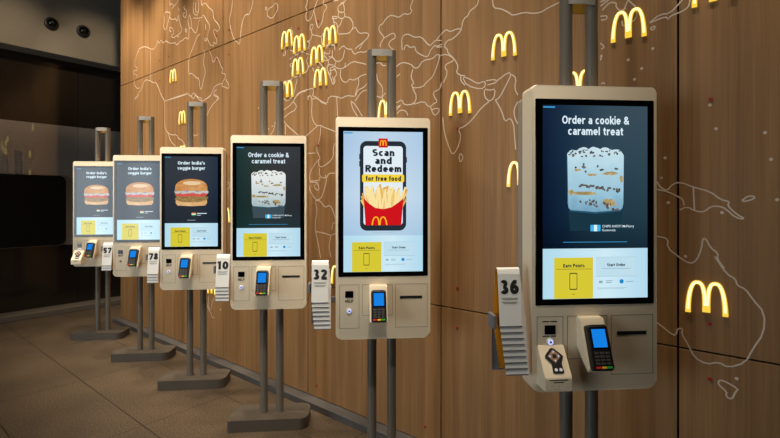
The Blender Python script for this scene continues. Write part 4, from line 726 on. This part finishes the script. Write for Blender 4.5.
def make_terminal(root, yaw):
    """sloping beige wedge with a card terminal leaning on it"""
    cx = -.029
    zt, zb = KY+.288, KY+.100
    prof = [(0.002, zt), (-0.026, zt-.002), (-0.030, zt-.010), (-0.090, zb+.012), (-0.085, zb), (0.002, zb+.075)]
    bm = bmesh.new(); w = .046
    a = [bm.verts.new((cx-w, y, z)) for y, z in prof]; b = [bm.verts.new((cx+w, y, z)) for y, z in prof]
    bm.faces.new(a); bm.faces.new(b[::-1])
    for i in range(len(prof)): bm.faces.new((a[i], b[i], b[(i+1)%len(prof)], a[(i+1)%len(prof)]))
    bmesh.ops.bevel(bm, geom=bm.edges[:], offset=.003, segments=2, affect='EDGES')
    obj('terminal_mount', bm, BEIGE, root)
    # terminal in its own frame: x across, z along its length, y = -front; local origin at its middle
    t = R(-20)
    bm = bmesh.new(); prism_xz(bm, rrect(-.040, .040, -.090, .090, .011, 5), -.013, .016, .005)
    tm = obj('card_terminal', bm, BLACKP, root, (cx, -.079, KY+.190), (t, R(yaw), 0), smooth=True); tm.scale = (.95, .95, .89)
    bm = bmesh.new(); prism_xz(bm, rrect(-.033, .033, -.006, .080, .004, 3), -.0142, -.012); obj('screen_glass', bm, BEZEL, tm)
    bm = bmesh.new(); flat(bm, rect(-.0275, .0275, .000, .072), -.0150); obj('terminal_screen', bm, G_TERM, tm)
    for r in range(4):
        for c in range(3):
            bm = bmesh.new(); x = -.021+.021*c; z = -.022-.0135*r
            prism_xz(bm, rrect(x-.008, x+.008, z-.0045, z+.0045, .002, 3), -.0162, -.012, .0008, 1); obj('number_key', bm, DARKKEY, tm)
    for c, (m, nm) in enumerate(((KRED, 'cancel_key'), (KYEL, 'clear_key'), (KGRN, 'enter_key'))):
        bm = bmesh.new(); x = -.0225+.0225*c; prism_xz(bm, rrect(x-.0095, x+.0095, -.082, -.0735, .002, 3), -.0162, -.012, .0008, 1); obj(nm, bm, m, tm)

def make_keypad(root):
    """low wedge with a diamond audio keypad and a lettered front"""
    x0, x1 = -.230, -.128
    zt, zf, zb = KY+.179, KY+.086, KY+.032
    prof = [(0.002, zt), (-0.006, zt), (-0.070, zf), (-0.074, zf-.006), (-0.074, zb), (0.002, zb)]
    bm = bmesh.new()
    a = [bm.verts.new((x0, y, z)) for y, z in prof]; b = [bm.verts.new((x1, y, z)) for y, z in prof]
    bm.faces.new(a); bm.faces.new(b[::-1])
    for i in range(len(prof)): bm.faces.new((a[i], b[i], b[(i+1)%len(prof)], a[(i+1)%len(prof)]))
    bmesh.ops.bevel(bm, geom=bm.edges[:], offset=.002, segments=2, affect='EDGES')
    bl = obj('keypad_mount', bm, BEIGE, root)
    xm = (x0+x1)/2; ym = -.039; zm = (zt+zf)/2; ang = -math.atan2(.064, .093)
    bm = bmesh.new()
    def dia(cx, cz, r): return [(cx-r, cz), (cx, cz-r), (cx+r, cz), (cx, cz+r)]
    d1 = [(-.034, .012), (-.026, .004), (-.014, -.010), (-.016, -.042), (-.010, -.046), (.020, -.046), (.026, -.042), (.022, -.012), (.030, .004), (.036, .014), (.030, .022), (.008, .044), (.0, .047), (-.008, .044), (-.030, .022)]
    prism_xz(bm, d1, -.004, .002, .001, 1)
    kp = obj('audio_keypad', bm, BLACKP, bl, (xm, ym, zm), (ang, 0, 0))
    bm = bmesh.new(); prism_xz(bm, dia(.001, .015, .025), -.0055, -.003, .0008, 1); obj('arrow_pad', bm, BRONZE, bl, (xm, ym, zm), (ang, 0, 0))
    bm = bmesh.new(); prism_xz(bm, rrect(-.006, .008, .008, .022, .002, 3), -.0068, -.005); obj('select_key', bm, BLACKP, bl, (xm, ym, zm), (ang, 0, 0))
    for dx, dz in ((-.022, .015), (.024, .015), (.001, .037), (.001, -.007)):
        bm = bmesh.new(); disc_y(bm, dx*.72+.0003, (dz-.015)*.72+.015, .0026, -.0066, -.005, 10); obj('arrow_light', bm, G_RING, bl, (xm, ym, zm), (ang, 0, 0))
    for dx in (-.004, .014):
        bm = bmesh.new(); disc_y(bm, dx, -.034, .0058, -.0058, -.003, 16); obj('audio_button', bm, WHITEP, bl, (xm, ym, zm), (ang, 0, 0))
    bm = bmesh.new()
    for r, (wd, hh) in enumerate(((.07, .0035), (.038, .0035))): box(bm, xm-wd/2, xm+wd/2, -.0745, -.073, zf-.014-.008*r, zf-.014-.008*r+hh)
    obj('notice_print', bm, PRINT, bl)
    bm = bmesh.new(); rnd = random.Random(2)
    for r in range(3):
        for k in range(14):
            if rnd.random() < .62: disc_y(bm, xm-.038+.0058*k, zf-.034-.0115*r-.004*rnd.choice((0, 1)), .0013, -.0748, -.073, 6)
    obj('braille_dots', bm, GREYP, bl)

def make_kiosk(x, y, kind, label, keypad=False, hook=False, term_yaw=0, small_button=False):
    root = thing('order_kiosk', label, 'kiosk', (x, y, 0), R(5), 'self order kiosks along the wood wall')
    bm = bmesh.new(); prism_xy(bm, rrect(-.276, .260, 0.0, .245, (.022, .065, .06, .06), 6), 0, .079, .005); obj('base_plate', bm, BASE, root)
    for sx in (-.0545, .0545):
        bm = bmesh.new(); cyl(bm, sx, .125, .075, 2.375, .0255, 28); obj('post', bm, POST, root, smooth=True)
    # cap: satin band bridging the posts at the front, mustard band behind
    bm = bmesh.new(); fr = [(-.056, .098), (-.03, .093), (0, .091), (.03, .093), (.056, .098)]
    prism_xy(bm, fr+[(px, py+.005) for px, py in fr[::-1]], 2.340, 2.377); obj('post_cap', bm, CAP, root)
    bm = bmesh.new(); box(bm, -.05, .05, -.144+.288, .151, 2.322, 2.377); obj('inner_band', bm, GOLD, root)
    bm = bmesh.new(); prism_xz(bm, rrect(-BW/2, BW/2, KY, KY+BH, (.03, .03, .018, .018), 6), 0, .095, .006, 3); obj('housing', bm, BEIGE, root, smooth=True)
    bm = bmesh.new(); prism_xz(bm, rrect(-BW/2+.006, BW/2-.006, KY+.06, KY+BH-.02, .02, 5), .094, .158); obj('rear_cover', bm, BEIGE2, root, smooth=True)
    make_screen(root, kind)
    bm = bmesh.new(); seam_frame(bm, -.230, -.127, KY+.058, KY+.287); hp = obj('help_panel', bm, SEAM, root)
    bm = bmesh.new(); prism_xz(bm, rrect(-.200, -.158, KY+.2195, KY+.2536, .002, 2), -.003, .004); obj('scanner_window', bm, BEZEL, hp)
    if keypad:
        bm = bmesh.new()
        for a, b, z in ((-.208, -.182, .268), (-.176, -.152, .268), (-.208, -.182, .212), (-.176, -.156, .212)): box(bm, a, b, -.0012, .001, KY+z-.0016, KY+z+.0016)
        obj('help_print', bm, PRINT, hp)
    else:
        stext('help_text', 'HELP', .042, -.0012, -.179, KY+.2010, PRINT, hp)
    bz = KY+(.191 if keypad else .149)
    bm = bmesh.new(); disc_y(bm, -.1785, bz, .0095 if small_button else .0135, -.006, .002, 24, .002); obj('help_button', bm, GREYP if small_button else WHITEP, hp, smooth=True)
    if not small_button:
        bm = bmesh.new(); disc_y(bm, -.1785, bz, .0105, -.0072, -.0055, 24); obj('help_button_light', bm, G_RING, hp)
        bm = bmesh.new(); prism_xz(bm, rrect(-.1825, -.1745, bz-.004, bz+.004, .002, 3), -.0080, -.007); obj('help_button_icon', bm, BEZEL, hp)
    bm = bmesh.new(); seam_frame(bm, -.111, .048, KY+.123, KY+.287); obj('terminal_panel', bm, SEAM, root)
    make_terminal(root, term_yaw)
    bm = bmesh.new(); seam_frame(bm, .064, .234, KY+.058, KY+.287); rp = obj('receipt_panel', bm, SEAM, root)
    bm = bmesh.new(); prism_xz(bm, rrect(.088, .206, KY+.211, KY+.224, .001, 1), -.0025, .004); obj('receipt_slot', bm, BLACKP, rp)
    if keypad: make_keypad(root)
    if hook:
        bm = bmesh.new(); prism_xz(bm, rrect(hook-.050, hook+.040, .885, 1.10, .006, 3), .070, .074)
        obj('card_rack', bm, CARDG, root)
        bm = bmesh.new(); box(bm, hook, -BW/2+.02, .076, .084, 1.0, 1.03, .002); obj('rack_arm', bm, CARDG, root)
        bm = bmesh.new(); box(bm, hook-.064, hook-.052, .005, .074, 1.062, 1.112, .002); obj('rack_clip', bm, CARDG, root)
    return root

KIOSKS = [
 ((.785, 1.742), 'cookie', dict(keypad=True, hook=-.332), 'largest and nearest beige kiosk at far right, cookie and caramel treat on screen, arrow keypad'),
 ((-.035, 2.396), 'fries', dict(hook=-.330), 'beige kiosk with fries and Scan and Redeem on its bright screen'),
 ((-.813, 3.050), 'cookie_grey', dict(hook=-.298), 'beige kiosk with cookie treat screen, just left of the fries screen kiosk'),
 ((-1.622, 3.720), 'burger', dict(hook=-.298), 'beige kiosk with veggie burger on a dark clear screen, biggest of the burger kiosks'),
 ((-2.403, 4.375), 'burger', dict(hook=-.298, small_button=True), 'middle one of three beige kiosks showing a veggie burger, no keypad wedge'),
 ((-3.255, 5.050), 'burger', dict(keypad=True), 'smallest and farthest beige kiosk before the dark wall, veggie burger screen and keypad wedge'),
]
kroots = [make_kiosk(p[0], p[1], kind, lab, **kw) for p, kind, kw, lab in KIOSKS]

# ------------------------------------------------------------------ number cards hanging in stacks beside the kiosks
ORD = ['front', 'second', 'third', 'fourth', 'fifth', 'sixth', 'seventh', 'eighth', 'lowest']
def tent(bm, x0, x1, off, th, zlow, front_only=False, top=0.0):
    """bent card: front leaf, rounded fold, back leaf (profile in y-z, swept across x)"""
    sl = .135; r = .012
    def side(y): 
        return y
    path = [(-(r+sl*-zlow), zlow), (-(r+.003), -.022), (-r*.72, -.006), (0, 0)]
    if not front_only: path += [(r*.72, -.006), (r+.003, -.022), (r+sl*-zlow, zlow)]
    out = []
    for i, (y, z) in enumerate(path):
        a = path[max(0, i-1)]; b = path[min(len(path)-1, i+1)]
        d = Vector((b[0]-a[0], b[1]-a[1])).normalized(); nrm = Vector((-d.y, d.x))
        out.append(((y+nrm.x*off, z+nrm.y*off), (y+nrm.x*(off-th), z+nrm.y*(off-th))))
    V = [[(bm.verts.new((x, o[0], o[1])), bm.verts.new((x, i_[0], i_[1]))) for o, i_ in out] for x in (x0, x1)]
    for i in range(len(out)-1):
        for k in (0, 1): bm.faces.new((V[0][i][k], V[0][i+1][k], V[1][i+1][k], V[1][i][k]))
        for e in (0, 1): bm.faces.new((V[e][i][0], V[e][i+1][0], V[e][i+1][1], V[e][i][1]))
    for i in (0, len(out)-1): bm.faces.new((V[0][i][0], V[1][i][0], V[1][i][1], V[0][i][1]))
    return bm
def card_stack(kroot, cx, number, count, lean, where, at, yc=.02, up=0.0):
    """count bent cards nested over one another, each 22.5 mm higher than the one below"""
    M = kroot.matrix_basis
    for k in range(count):
        if k == 0: lab = 'white and amber number card printed %s, top of the stack beside %s' % (number, at)
        elif k == count-1: lab = 'lowest number card, bottom of the stack beside %s' % at
        else: lab = '%s number card from the top in the stack beside %s' % (ORD[k], at)
        p = M @ Vector((cx+lean*k, yc, .872+.226+up+.0225*(count-1-k)))
        t = thing('number_card', lab, 'number card', p, R(5), where)
        w = .043
        bm = tent(bmesh.new(), -w, w, 0, .0012, -.216); obj('folded_body', bm, CARDY, t)
        bm = tent(bmesh.new(), -w, w, .0007, .0006, -.2115, True); obj('white_face', bm, CARD, t)
        bm = bmesh.new(); box(bm, -w, w, -.0427, -.0414, -.2162, -.2122); obj('edge_strip', bm, CARDG, t)
        if k == 0:
            tilt = -math.atan(.135)
            loc = (0, -(.012+.0009+.135*.070), -.070)
            bm = stroke_text_bm(number, .072, -.0009, 0, 0, height=.053, hw=.135); obj('number', bm, PRINT, t, loc, (tilt, 0, 0))
            bm = bmesh.new()
            for z, a in ((-.041, .033), (-.046, .028), (-.056, .031), (-.061, .024)): box(bm, -a, a, -.0008, .001, z-.0009, z+.0009)
            obj('small_print', bm, GREYP, t, loc, (tilt, 0, 0))
card_stack(kroots[0], -.338, '36', 9, .003, 'number cards stacked under card 36', 'the nearest kiosk', up=.014)
card_stack(kroots[1], -.330, '32', 7, .0022, 'number cards stacked under card 32', 'the fries screen kiosk')
card_stack(kroots[2], -.298, '10', 5, 0, 'number cards stacked under card 10', 'the smaller cookie kiosk')
card_stack(kroots[3], -.298, '78', 4, 0, 'number cards stacked under card 78', 'the biggest burger kiosk')
card_stack(kroots[4], -.298, '57', 3, 0, 'number cards stacked under card 57', 'the middle burger kiosk')

dome(0.48, 3.93, 'left one of two black dome cameras on the grey bulkhead')
dome(0.11, 3.935, 'right one of two black dome cameras, nearer the wood wall')

# ------------------------------------------------------------------ light
def spot(s, t, z, aim, energy, deg, blend=0.6, col=(1.0, .82, .62), r=0.06):
    l = bpy.data.lights.new('ceiling_spot_and_fill', 'SPOT'); l.energy = energy; l.spot_size = R(deg); l.spot_blend = blend; l.color = col; l.shadow_soft_size = r
    o = bpy.data.objects.new('ceiling_spot_and_fill', l); C.objects.link(o); o.location = WP(s, t, z)
    d = WP(*aim)-o.location; o.rotation_euler = d.to_track_quat('-Z', 'Y').to_euler()
for s, e in ((-6.0, 370), (-5.2, 370), (-4.1, 370), (-3.0, 345), (-1.9, 290), (-0.7, 195), (0.6, 110)):
    spot(s, 0.7, CEIL-0.03, (s, 0.1, 2.0), e, 66, .9, (1, .85, .65))
for s, e in ((-6.2, 300), (-5.0, 300), (-3.7, 260), (-2.4, 200)):
    spot(s-.5, 2.6, CEIL-0.03, (s+.2, 0.4, 1.95), e, 44, 1.0, (1, .91, .78))
def face_fill(k, energy):  # unseen fill lamp added to brighten one kiosk front
    p = Vector((KIOSKS[k][0][0], KIOSKS[k][0][1], 1.35)); q = p+Vector((math.sin(R(5)), -math.cos(R(5)), 0))*2.1
    l = bpy.data.lights.new('ceiling_spot_and_fill', 'SPOT'); l.energy = energy; l.spot_size = R(40); l.spot_blend = 1.0; l.color = (1, .91, .78); l.shadow_soft_size = .08
    o = bpy.data.objects.new('ceiling_spot_and_fill', l); C.objects.link(o); o.location = (q.x, q.y, CEIL-0.03)
    o.rotation_euler = (p-o.location).to_track_quat('-Z', 'Y').to_euler()
for k, e in ((0, 25), (1, 330), (2, 285), (3, 240), (4, 210), (5, 200)): face_fill(k, e)
for s in (-6.2, -5.6): spot(s, 0.28, CEIL-0.03, (s, 0.02, 3.2), 60, 34, .9, (1, .8, .52))
spot(-5.0, 1.3, CEIL-0.03, (S_DARK, 0.9, 3.38), 230, 34, 1.0, (1, .8, .56))  # added unseen lamps that throw the warm glow below the bulkhead
spot(-5.0, -0.1+.5, CEIL-0.03, (S_DARK, -0.1, 3.38), 230, 34, 1.0, (1, .8, .56))
w = bpy.data.worlds.new('World'); scene.world = w; w.use_nodes = True
w.node_tree.nodes['Background'].inputs[0].default_value = (0.9, 0.82, 0.72, 1); w.node_tree.nodes['Background'].inputs[1].default_value = 0.05

# ------------------------------------------------------------------ camera
cam = bpy.data.cameras.new('Camera'); co = bpy.data.objects.new('Camera', cam); C.objects.link(co)
co.location = (0, 0, 1.545); co.rotation_euler = (R(90), 0, 0)
cam.sensor_width = 36.0; cam.lens = 36.0*455/780; cam.shift_y = -18/780
cam.clip_start = 0.05
scene.camera = co
scene.view_settings.view_transform = 'Standard'; scene.view_settings.look = 'None'
scene.view_settings.exposure = 0.0; scene.view_settings.gamma = 1.0; scene.view_settings.use_curve_mapping = False
